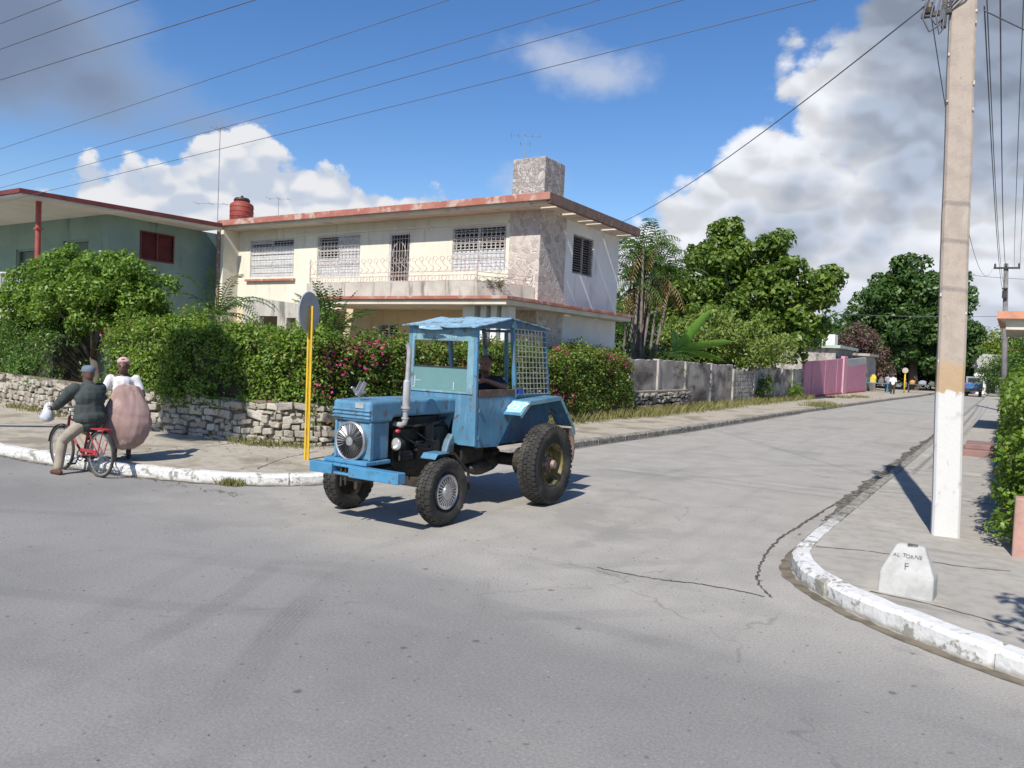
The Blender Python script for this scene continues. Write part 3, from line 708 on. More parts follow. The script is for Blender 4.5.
# wheels
def tyre(mb, c, r, wd, ri, lug, nl, rows):
    h = wd/2
    prof = [(ri, -h*.72), (ri+.02, -h*.82), (ri+(r-ri)*.45, -h*1.03), (r-(r-ri)*.22, -h), (r-.012, -h*.80), (r, -h*.5), (r+.003, 0), (r, h*.5), (r-.012, h*.80), (r-(r-ri)*.22, h), (ri+(r-ri)*.45, h*1.03), (ri+.02, h*.82), (ri, h*.72)]
    mb.lathe(prof, c, 'x', 48, closed=True)
    c = Vector(c)
    for k in range(nl):
        for row, (x0, x1, st) in enumerate(rows):
            a = 2*PI*(k + (row % 2)*.5)/nl; hw = PI/nl*st*r
            M = Matrix.Rotation(a, 3, 'X'); vs = []
            for z in (r-.025, r+lug):
                for y in (-hw, hw):
                    for x in (x0, x1):
                        zz = z - (.03 if abs(x) > h*.85 else .012 if abs(x) > h*.55 else 0)
                        vs.append(c + M @ Vector((x, y, zz)))
            mb.add(vs, [(0,2,3,1),(4,5,7,6),(0,1,5,4),(2,6,7,3),(0,4,6,2),(1,3,7,5)])
def front_wheel(x, s_):
    c = (x, 7.4, .405)
    m = MB(); h = .105
    tyre(m, c, .388, .21, .235, .014, 30, [(-h*.98, -h*.52, .62), (-h*.44, -h*.04, .7), (h*.04, h*.44, .7), (h*.52, h*.98, .62)])
    w_ = m.build('front_wheel', M_rubber, T, smooth=True, autos=35)
    m = MB(); m.lathe([(0, s_*.035), (.20, s_*.03), (.225, s_*.06), (.243, s_*.085), (.243, -s_*.08), (.2, -s_*.06), (0, -s_*.06)], c, 'x', 36); m.build('rim', M_steel, w_, smooth=True, autos=35)
    m = MB(); m.lathe([(.172, s_*.080), (.19, s_*.094), (.208, s_*.088), (.214, s_*.064)], c, 'x', 36)
    m.lathe([(0, s_*.112), (.06, s_*.108), (.088, s_*.098), (.098, s_*.08)], c, 'x', 28)
    for k in range(26):
        a = 2*PI*k/26; p = []
        for r_, d in ((.09, .092), (.176, .088)):
            for q in (-1, 1):
                aa = a + q*.062*(1.25 if r_ < .1 else 1); p.append((c[0]+s_*d, c[1]+r_*math.cos(aa), c[2]+r_*math.sin(aa)))
        m.add(p + [(q[0]-s_*.02, q[1], q[2]) for q in p], [(0,1,3,2),(4,6,7,5),(0,4,5,1),(2,3,7,6),(0,2,6,4),(1,5,7,3)])
    for k in range(3):
        a = 2*PI*k/3 + .5; m.bar((c[0]+s_*.108, c[1], c[2]), (c[0]+s_*.1, c[1]+.085*math.cos(a), c[2]+.085*math.sin(a)), .012)
    m.build('hubcap', M_chrome, w_)
front_wheel(-5.60, 1); front_wheel(-7.10, -1)
def rear_wheel(x, s_):
    c = (x, 9.45, .57); m = MB(); h = .14
    tyre(m, c, .55, .28, .29, .016, 44, [(-h*.98, -h*.62, .6), (-h*.56, -h*.22, .78), (-h*.17, h*.17, .8), (h*.22, h*.56, .78), (h*.62, h*.98, .6)])
    w_ = m.build('rear_wheel', M_rubber, T, smooth=True, autos=35)
    m = MB(); m.lathe([(.05, s_*.0), (.17, s_*.005), (.20, -s_*.02), (.235, -s_*.02), (.255, s_*.05), (.285, s_*.115), (.297, s_*.118), (.297, -s_*.1), (.2, -s_*.09), (.05, -s_*.09)], c, 'x', 40); m.build('rim', M_olive, w_, smooth=True, autos=35)
    m = MB(); m.lathe([(0, s_*.15), (.05, s_*.15), (.062, s_*.13), (.07, s_*.06), (.10, s_*.05), (.115, s_*.0)], c, 'x', 20)
    for k in range(6):
        a = 2*PI*k/6; m.lathe([(0, s_*.035), (.017, s_*.035), (.017, 0)], (c[0], c[1]+.145*math.cos(a), c[2]+.145*math.sin(a)), 'x', 8)
        a += .4; m.lathe([(0, s_*.08), (.014, s_*.08), (.014, s_*.03)], (c[0], c[1]+.085*math.cos(a), c[2]+.085*math.sin(a)), 'x', 8)
    m.build('hub', M_hubpink, w_, smooth=True, autos=35)
rear_wheel(-5.36, 1); rear_wheel(-7.28, -1)
# front fenders
for s_, x0, x1 in ((1, -5.80, -5.58), (-1, -7.02, -6.84)):
    m = MB(); poly = [(7.22, .81), (7.27, .86), (7.48, .865), (7.60, .835), (7.9, .58), (7.93, .36)]
    outer = poly; inner = [(y-.012*(i > 2)-.0, z-.015) for i, (y, z) in enumerate(poly)]
    m.prism(outer[:4] + inner[:4][::-1], x0, x1, 'x'); f_ = m.build('front_fender', M_blue, T, bevel=.004)
    m = MB(); xo = x1 if s_ > 0 else x0
    for a, b in zip(outer[2:-1], outer[3:]): m.bar((xo, *a), (xo, *b), .012, .035)
    m.bar((xo-.1, 7.6, .84), (xo-.14, 7.45, .55), .02)
    m.build('fender_stay', M_steel, f_)
# exhaust
m = MB(); m.tube([(-6.14, 7.12, 1.18), (-6.03, 7.12, 1.175), (-5.985, 7.12, 1.20), (-5.975, 7.12, 1.24), (-5.972, 7.12, 1.33)], [.03, .036, .032, .036, .03], 12)
m.tube([(-5.972, 7.12, 1.33), (-5.972, 7.12, 1.345), (-5.972, 7.12, 1.36), (-5.965, 7.12, 1.70), (-5.963, 7.12, 1.715)], [.028, .041, .043, .043, .03], 16)
m.lathe([(.056, 0), (.056, .03)], (-5.972, 7.12, 1.375), 'z', 16); m.lathe([(.046, 0), (.046, .025)], (-5.975, 7.12, 1.25), 'z', 14)
m.tube([(-5.964, 7.12, 1.70), (-5.955, 7.12, 1.92), (-5.952, 7.12, 2.04), (-5.955, 7.115, 2.09), (-5.963, 7.09, 2.14)], .028, 14, cap=False)
m.build('exhaust_pipe', M_alu, T, smooth=True, autos=40)
# cab: bulkhead, side panels
m = MB(); m.box(XR, -6.62, 8.22, 8.27, .86, 1.53); m.box(-6.10, XL, 8.22, 8.27, .86, 1.53); m.box(-6.62, -6.10, 8.22, 8.27, 1.2, 1.53); m.build('bulkhead', M_blue, T, bevel=.008)
m = MB(); m.prism([(8.27, .84), (8.79, .82), (9.22, 1.30), (9.22, 1.50), (8.27, 1.50)], XL-.03, XL, 'x'); d_ = m.build('door', M_blue, T, bevel=.008)
m = MB(); m.box(XL, XL+.022, 8.295, 8.335, 1.30, 1.345); m.box(XL, XL+.02, 8.295, 8.33, .95, 1.0); m.build_each('hinge', M_navy, d_)
m = MB(); m.box(XL-.045, XL-.028, 8.30, 8.40, 1.40, 1.43); m.build('handle', M_steel, d_)
m = MB(); m.prism([(8.27, .84), (8.79, .82), (9.22, 1.30), (9.22, 1.50), (8.27, 1.50)], XR, XR+.03, 'x'); m.build('side_panel', M_blue, T, bevel=.008)
m = MB(); m.box(XL-.032, XL+.006, 8.29, 9.16, 1.50, 1.592); m.build('sill_board', M_brown, T, bevel=.006)
m = MB(); m.box(XL-.06, XL-.035, 8.75, 10.2, .82, 1.47); m.box(XR+.035, XR+.06, 8.75, 10.2, .82, 1.47); m.build_each('inner_wing', M_navy, T)  # navy here paints in the shade under the rear fenders
m = MB(); m.box(XR+.03, XL-.03, 8.3, 10.1, .82, .85); m.build('cab_floor', M_steel, T)
# fenders over the rear wheels
FP = [(8.90, 1.255), (9.12, 1.425), (9.98, 1.475), (10.42, 1.03)]
for s_, x0, x1 in ((1, XL-.02, -5.46), (-1, -7.2, XR+.02)):
    m = MB()
    for (a, b) in zip(FP[:-1], FP[1:]):
        m.add([(x, y, z+dz) for (y, z) in (a, b) for x in (x0, x1) for dz in (0, .018)], [(0,1,3,2),(4,6,7,5),(0,4,5,1),(2,3,7,6),(1,5,7,3),(0,2,6,4)])
    m.build('rear_fender', M_blue, T)
    m = MB(); xo = x1 if s_ > 0 else x0
    for a, b in zip(FP[:-1], FP[1:]): m.bar((xo, a[0], a[1]-.012), (xo, b[0], b[1]-.012), .016, .05)
    m.bar((x0 if s_ < 0 else x1, 10.40, 1.05), (xo, 10.46, .90), .02, .05)
    fe = m.build('fender_edge', M_teal, T)
    m = MB(); m.prism([(10.40, 1.0), (10.425, 1.0), (10.50, .72), (10.47, .52), (10.445, .52), (10.47, .72)], x0+.06 if s_ > 0 else x0, x1 if s_ > 0 else x1-.06, 'x'); m.build('mud_flap', pm('mud_flap_rubber', (.22, .15, .12), .8, (.12, .08, .07), scale=5), fe)
pa = (FP[0], FP[1]); ang = math.atan2(pa[1][1]-pa[0][1], pa[1][0]-pa[0][0])
m = MB(); 
ux = Vector((0, math.cos(ang), math.sin(ang))); nn = Vector((0, -math.sin(ang), math.cos(ang))); c0 = Vector((-5.60, FP[0][0], FP[0][1]+.02)) + ux*.14
m.add([c0 + Vector((sx*.12, 0, 0)) + ux*sy*.115 + nn*.004 for sx, sy in ((-1, -1), (1, -1), (1, 1), (-1, 1))], [(0, 1, 2, 3)])
npl = m.build('number_panel', paint('pale_blue_paint', (.30, .58, .74), worn=.7), T)
text('057', M_white, T, c0 + nn*.008, .20, (ang, 0, 0), 'number_lettering', .15)
# posts and roof
m = MB()
for x in (XL-.02, XR+.02):
    m.bar((x, 8.25, .86), (x, 8.22, 2.40), .05, .055); m.bar((x, 9.20, 1.48), (x, 9.06, 2.50), .045, .06); m.bar((x, 10.13, 1.46), (x, 9.93, 2.46), .045, .05)
    m.bar((x, 8.22, 2.39), (x, 9.02, 2.50), .03, .04); m.bar((x, 9.02, 2.50), (x, 9.95, 2.44), .03, .04); m.bar((x, 9.2, 1.50), (x, 10.13, 1.50), .035, .035)
m.bar((XL, 9.93, 2.42), (XR, 9.93, 2.42), .04); m.bar((XL, 10.12, 1.50), (XR, 10.12, 1.50), .04); m.bar((-6.42, 10.05, .9), (-6.42, 9.93, 2.42), .045, .05)
m.bar((XL, 8.22, 2.38), (XR, 8.22, 2.38), .045, .05)
m.build('cab_frame', M_blue, T, bevel=.006)
m = MB(); rr = random.Random(5); xs = [XR-.05 + i*(XL-XR+.10)/8 for i in range(9)]; ys = [8.10, 8.45, 8.95, 9.45, 9.99]; zs = [2.405, 2.475, 2.565, 2.53, 2.475]
vs = [(x, y + (rr.uniform(-.025, .015) if j == 0 else 0), z + rr.uniform(-.012, .012) + (.0)) for j, (y, z) in enumerate(zip(ys, zs)) for x in xs]
n9 = 9; fs = [(j*n9+i, j*n9+i+1, (j+1)*n9+i+1, (j+1)*n9+i) for j in range(4) for i in range(8)]
m.add(vs, fs); ro = m.build('cab_roof', M_roof, T); so_ = ro.modifiers.new('th', 'SOLIDIFY'); so_.thickness = .014
m = MB(); m.add([(-6.62, 8.095, 2.398), (-6.28, 8.09, 2.402), (-6.22, 8.10, 2.36), (-6.40, 8.085, 2.352), (-6.60, 8.08, 2.366)], [(0, 1, 2, 3, 4)]); pt = m.build('bent_flap', M_roof, ro); q_ = pt.modifiers.new('th', 'SOLIDIFY'); q_.thickness = .006
for x in (XL, XR):
    m = MB(); m.prism([(8.27, 2.40), (9.02, 2.545), (9.93, 2.46), (9.93, 2.42), (9.02, 2.44)], x-.012, x+.003, 'x'); m.build('gable_plate', M_navy, T)
m = MB(); m.prism([(8.98, 2.44), (9.13, 2.44), (9.06, 2.555)], XL+.004, XL+.016, 'x'); m.build('gusset', M_teal, T)
# windscreen
m = MB(); m.box(XR+.045, XL-.05, 8.205, 8.235, 2.215, 2.365); m.box(XR+.045, XR+.085, 8.205, 8.235, 1.53, 2.215); m.box(-5.885, XL-.045, 8.205, 8.235, 1.53, 2.215); m.box(XR+.085, -5.885, 8.205, 8.235, 1.53, 1.555)
ws = m.build('windscreen_frame', M_teal, T, bevel=.004)
m = MB(); m.box(XR+.085, -5.885, 8.213, 8.221, 1.555, 1.872); m.build('pane', M_pane, ws)
m = MB(); m.box(XR+.085, -5.885, 8.200, 8.212, 1.866, 1.880); m.build('pane_rim', M_steel, ws)
m = MB(); r0 = random.Random(2)
def scratch(x, z, dx, dz, w_=.006): m.box(x, x+max(dx, w_), 8.2085, 8.2105, z, z+max(dz, w_))
scratch(-6.77, 1.67, .13, 0); scratch(-6.80, 1.63, .06, 0); scratch(-6.75, 1.60, 0, .13, .009); scratch(-6.80, 1.58, .05, .012); scratch(-6.10, 1.585, 0, .09, .009); scratch(-6.11, 1.58, .04, 0)
m.build_each('pane_scratch', M_white, ws)
m = MB()
for k in range(9):
    x = -6.45 + k*.045; hgt = r0.uniform(.012, .06); m.box(x, x+.03, 8.2025, 8.2045, 2.245, 2.245+hgt)
m.build('flaked_paint', M_roof, ws)
# side mesh
def mesh_panel(x):
    m = MB(); nY, nZ = 9, 12
    def P(u, v):          # u along, v up
        b0 = Vector((x, 9.215, 1.52)); b1 = Vector((x, 10.10, 1.52)); t0 = Vector((x, 9.09, 2.43)); t1 = Vector((x, 9.93, 2.42)); return (b0.lerp(b1, u)).lerp(t0.lerp(t1, u), v)
    for i in range(nY+1): m.bar(P(i/nY, 0), P(i/nY, 1), .019, .008)
    for j in range(nZ+1): m.bar(P(0, j/nZ) + Vector((.008, 0, 0)), P(1, j/nZ) + Vector((.008, 0, 0)), .019, .008)
    m.build('mesh_panel', M_wire, T)
mesh_panel(XL-.01)
m = MB(); m.box(XL-.02, XL+.01, 9.26, 9.36, 1.53, 1.60); m.build('blue_tag', pm('tag_blue', (.03, .10, .5), .5), T)
# mirror, seat, steering
m = MB(); m.tube([(XL, 8.3, 2.34), (XL+.05, 8.33, 2.33), (XL+.05, 8.33, 2.28)], .009, 6); m.ell((XL+.05, 8.34, 2.21), (.05, .018, .085)); m.tube([(XL, 8.33, 2.04), (XL-.02, 8.55, 2.05)], .012, 6)
m.build('side_mirror', M_black, T, smooth=True)
m = MB(); m.box(-6.56, -6.08, 9.15, 9.6, 1.02, 1.13); m.box(-6.56, -6.08, 9.55, 9.66, 1.1, 1.55); m.box(-6.45, -6.2, 9.2, 9.5, .85, 1.02); m.build('seat', M_black, T, bevel=.03)
m = MB(); 
for k in range(20):
    a, b = 2*PI*k/20, 2*PI*(k+1)/20; f3 = lambda a_: (-6.34+.2*math.cos(a_), 8.68+.2*math.sin(a_)*.8, 1.60+.2*math.sin(a_)*.6); m.tube([f3(a), f3(b)], .014, 6)
m.tube([(-6.34, 8.68, 1.60), (-6.34, 8.45, 1.25)], .02, 8); m.bar((-6.53, 8.68, 1.6), (-6.15, 8.68, 1.6), .015); m.build('steering_wheel', M_black, T)
m = MB(); m.box(XR+.06, XL-.06, 8.28, 8.36, 1.2, 1.5); m.build('dashboard', M_black, T)
# ------------------------------------------------------------------ people
M_skin = pm('skin_dark', (.105, .055, .035), .5, (.085, .043, .028), scale=9)
M_skin2 = pm('skin_tan', (.30, .155, .095), .5, (.26, .13, .08), scale=9)
def cloth(name, c, **k): return pm(name, c, .88, tuple(x*.78 for x in c), scale=k.pop('scale', 6), bmp=.9, bscale=9, spec=.15, **k)
def head(m, c, f, r=.1):
    """skull, jaw, nose, ears, brow about centre c, facing f"""
    c = Vector(c); f = Vector(f).normalized(); s = f.cross(Vector((0, 0, 1))).normalized(); a = math.atan2(f.y, f.x)
    m.ell(c + Vector((0, 0, .015)), (r*.98, r*.80, r*1.12), rot=(0, 0, a)); m.ell(c + f*r*.3 - Vector((0, 0, r*.5)), (r*.80, r*.70, r*.78), rot=(0, 0, a)); m.ell(c - f*r*.25 - Vector((0, 0, r*.3)), (r*.75, r*.7, r*.75), rot=(0, 0, a))
    m.ell(c + f*r*1.02 - Vector((0, 0, r*.15)), (r*.20, r*.15, r*.28), 8, 6, rot=(0, .3, a)); m.ell(c + f*r*.92 - Vector((0, 0, r*.62)), (r*.14, r*.30, r*.09), 8, 6, rot=(0, 0, a))
    m.ell(c + f*r*.88 + Vector((0, 0, r*.2)), (r*.14, r*.55, r*.12), 8, 6, rot=(0, 0, a))
    for q in (-1, 1): m.ell(c + s*q*r*.82 - Vector((0, 0, r*.05)), (r*.22, r*.10, r*.32), 8, 6, rot=(0, 0, a))
def eyes(m, c, f, r=.1):
    c = Vector(c); f = Vector(f).normalized(); s = f.cross(Vector((0, 0, 1))).normalized()
    for q in (-1, 1): m.ell(c + f*r*.86 + s*q*r*.36 + Vector((0, 0, r*.02)), (r*.13,)*3, 8, 6)
def hand(m, w, d, side, curl=.5, s=1.0, n=(0, 0, 1)):
    """palm at wrist w pointing along d, thumb on 'side', five curled fingers"""
    w = Vector(w); d = Vector(d).normalized(); sd_ = Vector(side).normalized(); sd_ = (sd_ - d*sd_.dot(d)).normalized(); nn_ = d.cross(sd_) * (1 if Vector(n).dot(d.cross(sd_)) < 0 else -1)
    p = w + d*.085*s
    for k in (-1, -.33, .33, 1): rcone(m, w + d*.01*s + sd_*k*.016*s, .017*s, p + sd_*k*.031*s, .0125*s, 8)
    for k, L_ in ((1, .078), (.33, .09), (-.33, .082), (-1, .062)):
        q = p + sd_*k*.032*s; cu = curl
        for i in range(3):
            dd = (d*math.cos(cu) + nn_*math.sin(cu)); e = q + dd*L_*s*(.42, .33, .25)[i]; rcone(m, q, (.0105-.001*i)*s, e, (.0098-.0012*i)*s, 8); q = e; cu += curl
    q = w + d*.025*s + sd_*.028*s
    for i in range(2):
        dd = (d*.75 + sd_*.65 + nn_*(.25+.5*i)).normalized(); e = q + dd*.042*s; rcone(m, q, .0125*s, e, .0105*s, 8); q = e
def limb(m, pts, rs):
    for (a, b, r0, r1) in zip(pts[:-1], pts[1:], rs[:-1], rs[1:]): rcone(m, a, r0, b, r1)

# --- cyclist: sits on the bicycle, back to us, left foot on the road
def V(*a): return Vector(a)
CY = thing('person', (-11.68, 6.36, 0), 'cyclist in grey-green jacket and cap astride the red bicycle, left foot on the road', 'person')
hip = V(-11.50, 6.45, .80); chest = V(-11.55, 6.46, 1.19); neck = V(-11.60, 6.47, 1.36); hd = V(-11.63, 6.49, 1.495)
sL, sR = V(-11.56, 6.25, 1.28), V(-11.63, 6.67, 1.28)
eL, eR = V(-11.84, 6.20, 1.07), V(-11.88, 6.75, 1.08); wL, wR = V(-12.06, 6.24, .985), V(-12.06, 6.68, .99)
hL, hR = V(-11.50, 6.35, .78), V(-11.51, 6.55, .78); kL, kR = V(-11.80, 6.22, .50), V(-11.98, 6.60, .62); aL, aR = V(-11.78, 6.16, .10), V(-11.72, 6.60, .30)
m = MB(); head(m, hd, (-1, .25, -.1), .105); limb(m, [chest, neck, hd], [.10, .064, .064]); limb(m, [hip, V(-11.53, 6.45, 1.0), chest], [.12, .115, .14])
for s_, e_, w_ in ((sL, eL, wL), (sR, eR, wR)):
    limb(m, [chest + V(0, 0, .07), s_, e_, w_], [.08, .062, .044, .028]); hand(m, w_, (-.9, 0, -.25), (0, .6 if w_ is wR else -.6, .5), .7)
for h_, k_, a_ in ((hL, kL, aL), (hR, kR, aR)): limb(m, [hip, h_, k_, a_], [.11, .09, .058, .036]); rcone(m, a_ + V(.03, 0, -.04), .035, a_ + V(-.14, -.0, -.065), .03)
blob('body', m, M_skin, CY)
m = MB(); limb(m, [hip + V(0, 0, .02), V(-11.53, 6.455, 1.0), chest, V(-11.59, 6.465, 1.32)], [.185, .17, .175, .10]); m.ell((-11.49, 6.46, .86), (.19, .25, .14)); limb(m, [chest + V(0, 0, .04), sL], [.12, .085]); limb(m, [chest + V(0, 0, .04), sR], [.12, .085])
m.ell((-11.50, 6.46, 1.16), (.14, .235, .20)); m.ell((-11.51, 6.46, .95), (.16, .235, .22))
limb(m, [sL, eL, wL + V(.03, 0, 0)], [.098, .076, .056]); limb(m, [sR, eR, wR + V(.03, 0, 0)], [.098, .076, .056]); blob('jacket', m, cloth('jacket_cloth', (.062, .074, .070)), CY, .013, 4)
m = MB(); limb(m, [hip, hL, kL, aL + V(0, 0, .02)], [.13, .105, .078, .066]); limb(m, [hip, hR, kR, aR + V(-.02, 0, .10)], [.13, .11, .08, .066]); blob('trousers', m, cloth('khaki_trousers', (.34, .295, .235)), CY, .013, 4)
m = MB(); rcone(m, aL + V(.05, 0, -.06), .04, aL + V(-.15, -.01, -.072), .034); blob('shoe', m, cloth('brown_shoe', (.11, .05, .035)), CY, .01, 2)
m = MB(); rcone(m, aR + V(.05, 0, -.06), .04, aR + V(-.15, -.01, -.072), .034); blob('shoe', m, cloth('brown_shoe_right', (.11, .05, .035)), CY, .01, 2)
m = MB(); rcone(m, aR + V(0, 0, -.02), .044, aR + V(-.01, 0, .09), .05); blob('sock', m, cloth('white_sock', (.62, .60, .56)), CY, .01, 2)
m = MB(); c_ = hd + V(.005, 0, .045); m.lathe([(.093, 0), (.097, .03), (.09, .065), (.06, .09), (0, .098)], c_, 'z', 20); m.prism([(-.09, -.08), (-.17, -.06), (-.195, 0), (-.17, .06), (-.09, .08)], 0, .012)
cp = m.v; nf = len(cp) - 10; 
for i in range(nf, len(cp)): cp[i] = (cp[i][0]+c_.x, cp[i][1]+c_.y+.02, cp[i][2]+c_.z)
m.build('cap', cloth('cap_cloth', (.15, .19, .24)), CY, smooth=True, autos=50)

# --- woman with the bundle
WO = thing('person', (-11.85, 7.2, .15), 'woman in white top and pink head wrap standing behind the big brown bundle', 'person')
o = V(-11.84, 7.17, .15); f = V(.82, -.57, 0).normalized(); s = V(.57, .82, 0).normalized()   # s: her left as seen on the right of the picture
m = MB(); hd2 = o + V(0, 0, 1.48) + f*.03; head(m, hd2, (.75, -.65, -.12), .105)
limb(m, [o + V(0, 0, .88), o + V(0, 0, 1.08), o + V(0, 0, 1.24), o + V(0, 0, 1.34), hd2], [.14, .125, .13, .066, .064])
for q in (-1, 1):
    sh = o + s*q*.185 + V(0, 0, 1.27); el_ = o + s*q*.29 + f*.08 + V(0, 0, 1.02); wr = o + s*q*.27 + f*.30 + V(0, 0, .98)
    limb(m, [o + V(0, 0, 1.26), sh, el_, wr], [.08, .062, .045, .029]); hand(m, wr, f*.6 - s*q*.7 + V(0, 0, .1), (0, 0, 1), .5, n=(-f.x, -f.y, 0))
    h_ = o + s*q*.09 + V(0, 0, .84); k_ = o + s*q*.10 + f*.04 + V(0, 0, .46); a_ = o + s*q*.10 + V(0, 0, .07); limb(m, [h_, k_, a_], [.10, .062, .038]); rcone(m, a_ + V(0, 0, -.03) - f*.04, .034, a_ + f*.12 + V(0, 0, -.045), .026)
blob('body', m, M_skin, WO)
m = MB(); eyes(m, hd2, (.75, -.65, -.12), .105); m.build_each('eye', pm('eye_dark', (.03, .02, .018), .3), WO, smooth=True)
m = MB(); limb(m, [o + V(0, 0, .84), o + V(0, 0, 1.08), o + V(0, 0, 1.20), o + V(0, 0, 1.275)], [.165, .145, .155, .10])
for q in (-1, 1):
    sh = o + s*q*.185 + V(0, 0, 1.27); el_ = o + s*q*.255 + f*.045 + V(0, 0, 1.10); limb(m, [o + s*q*.08 + V(0, 0, 1.245), sh, el_], [.08, .068, .062]); m.ell(o + s*q*.07 + f*.09 + V(0, 0, 1.11), (.08, .08, .08))
blob('blouse', m, cloth('white_blouse', (.62, .61, .61)), WO, .012, 4)
m = MB(); m.lathe([(.22, .28), (.19, .55), (.17, .8), (.16, .9)], o, 'z', 24); m.build('skirt', cloth('dark_skirt', (.10, .075, .07)), WO, smooth=True)
for q in (-1, 1):
    m = MB(); a_ = o + s*q*.10; rcone(m, a_ + V(0, 0, .035) - f*.05, .038, a_ + f*.13 + V(0, 0, .03), .03); blob('shoe', m, cloth('dark_blue_shoe%d' % (q+1), (.05, .055, .075)), WO, .01, 2)
m = MB(); m.ell(hd2 + V(0, 0, .062) - f*.02, (.096, .094, .080)); m.lathe([(.088, -.02), (.098, 0), (.097, .025), (.09, .035)], hd2 + V(0, 0, .055) - f*.01, 'z', 20); m.ell(hd2 + V(0, 0, .06) - f*.11, (.045, .045, .04)); blob('head_wrap', m, cloth('pink_wrap', (.52, .33, .31)), WO, .01, 3)

# --- the big bundle
BU = MB(); cb = V(-11.42, 6.99, .86)
prof = [(-.50, .06), (-.475, .15), (-.41, .24), (-.29, .31), (-.12, .345), (.04, .33), (.18, .285), (.30, .235), (.40, .195), (.455, .16), (.475, .08)]
n_ = 72; vs = []; r0 = random.Random(9)
pf = [(prof[i][0]+(prof[i+1][0]-prof[i][0])*q/4, prof[i][1]+(prof[i+1][1]-prof[i][1])*q/4) for i in range(len(prof)-1) for q in range(4)] + [prof[-1]]; prof = pf
for (h, r) in prof:
    for j in range(n_):
        a = 2*PI*j/n_; gt = max(0, (h-.1)/.38); k = 1 + .045*math.sin(3*a+h*3) + .03*math.sin(5*a-h*6) + .05*gt*math.sin(11*a+2*math.sin(h*9)) + .022*math.sin(17*a+h*11)*math.sin(4*a) - .045*math.exp(-((h-.02+.05*math.sin(2*a))/.022)**2) - .035*math.exp(-((((a-2.2-h*1.2)+PI) % (2*PI)-PI)/.10)**2) - .03*math.exp(-((((a-4.4+h*.9)+PI) % (2*PI)-PI)/.10)**2)
        vs.append(cb + s*(r*k*math.cos(a)) + f*(r*.62*k*math.sin(a)) + V(0, 0, h + .02*math.sin(a*2)))
fs = [(i*n_+j, i*n_+(j+1) % n_, (i+1)*n_+(j+1) % n_, (i+1)*n_+j) for i in range(len(prof)-1) for j in range(n_)] + [tuple(range(n_-1, -1, -1)), tuple((len(prof)-1)*n_+j for j in range(n_))]
BU.add(vs, fs); bo = BU.build('bundle', pm('brown_sacking', (.31, .205, .185), .8, (.25, .16, .14), scale=2.5, stain=(.38, .28, .25), sscale=2.2, slo=.52, shi=.6, bmp=.35, bscale=9), None, smooth=True)
tag(bo, 'huge rounded brown bundle held upright in front of the woman in white', 'bundle')
# --- bicycle (heads to the left of the picture)
BI = thing('bicycle', (-11.72, 6.46, 0), 'old red bicycle with carrier rack under the man in the cap', 'bicycle')
M_red = paint('red_paint', (.36, .022, .036), worn=.62); Yb = 6.46; rwc = V(-11.20, Yb, .335); fwc = V(-12.26, Yb, .335)
def bwheel(c, name):
    m = MB(); n = 36; r = .325
    for k in range(n):
        a, b = 2*PI*k/n, 2*PI*(k+1)/n; m.tube([c + V(r*math.cos(a), 0, r*math.sin(a)), c + V(r*math.cos(b), 0, r*math.sin(b))], .021, 8, cap=False)
    w_ = m.build(name, M_rubber, BI, smooth=True); m = MB()
    for k in range(n):
        a, b = 2*PI*k/n, 2*PI*(k+1)/n; r_ = r-.028; m.bar(c + V(r_*math.cos(a), 0, r_*math.sin(a)), c + V(r_*math.cos(b), 0, r_*math.sin(b)), .024, .012, up=(0, 1, 0))
    m.build('rim', M_chrome, w_); m = MB()
    for k in range(28): a = 2*PI*k/28; m.bar(c + V(.02*math.cos(a+.6), .02*(-1)**k, .02*math.sin(a+.6)), c + V(.296*math.cos(a), 0, .296*math.sin(a)), .003)
    m.lathe([(.022, -.035), (.022, .035)], c, 'y', 10); m.lathe([(.008, -.055), (.008, .055)], c, 'y', 6); m.build('spokes', M_chrome, w_)
bwheel(rwc, 'rear_wheel'); bwheel(fwc, 'front_wheel')
bb = V(-11.66, Yb, .28); st = V(-11.52, Yb, .70); ht = V(-12.06, Yb, .80); hb = V(-12.10, Yb, .64)
m = MB(); m.tube([bb, st], .016, 8); m.tube([st, ht], .014, 8); m.tube([bb, hb], .017, 8); m.tube([hb - V(.01, 0, .03), ht + V(0, 0, .04)], .02, 8)
for q in (-1, 1): m.tube([bb + V(0, q*.03, 0), rwc + V(0, q*.045, 0)], .010, 6); m.tube([st + V(0, q*.02, -.02), rwc + V(0, q*.045, 0)], .009, 6)
m.build('frame', M_red, BI, smooth=True, autos=50)
m = MB()
for q in (-1, 1): m.tube([hb + V(0, q*.035, 0), V(-12.17, Yb + q*.042, .5), fwc + V(0, q*.042, 0)], .011, 6)
m.tube([hb + V(0, -.035, 0), hb + V(0, .035, 0)], .014, 6); m.build('fork', M_chrome, BI)
m = MB(); m.tube([ht, V(-12.05, Yb, .97)], .012, 6); m.tube([V(-12.16, Yb-.27, .96), V(-12.12, Yb-.14, .975), V(-12.05, Yb, .97), V(-12.12, Yb+.14, .975), V(-12.16, Yb+.27, .96)], .012, 8); m.build('handlebar', M_chrome, BI, smooth=True)
m = MB(); m.prism([(-11.40, -.085), (-11.44, -.10), (-11.58, -.05), (-11.68, -.02), (-11.68, .02), (-11.58, .05), (-11.44, .10), (-11.40, .085)], .735, .775)
m.v = [(x, y+Yb, z) for x, y, z in m.v]; m.tube([st, V(-11.50, Yb, .74)], .012, 6); m.build('saddle', M_black, BI, bevel=.012)
m = MB(); m.box(-11.40, -11.02, Yb-.065, Yb+.065, .70, .718)
for q in (-1, 1): m.bar((-11.05, Yb+q*.06, .70), (-11.20, Yb+q*.05, .335), .010)
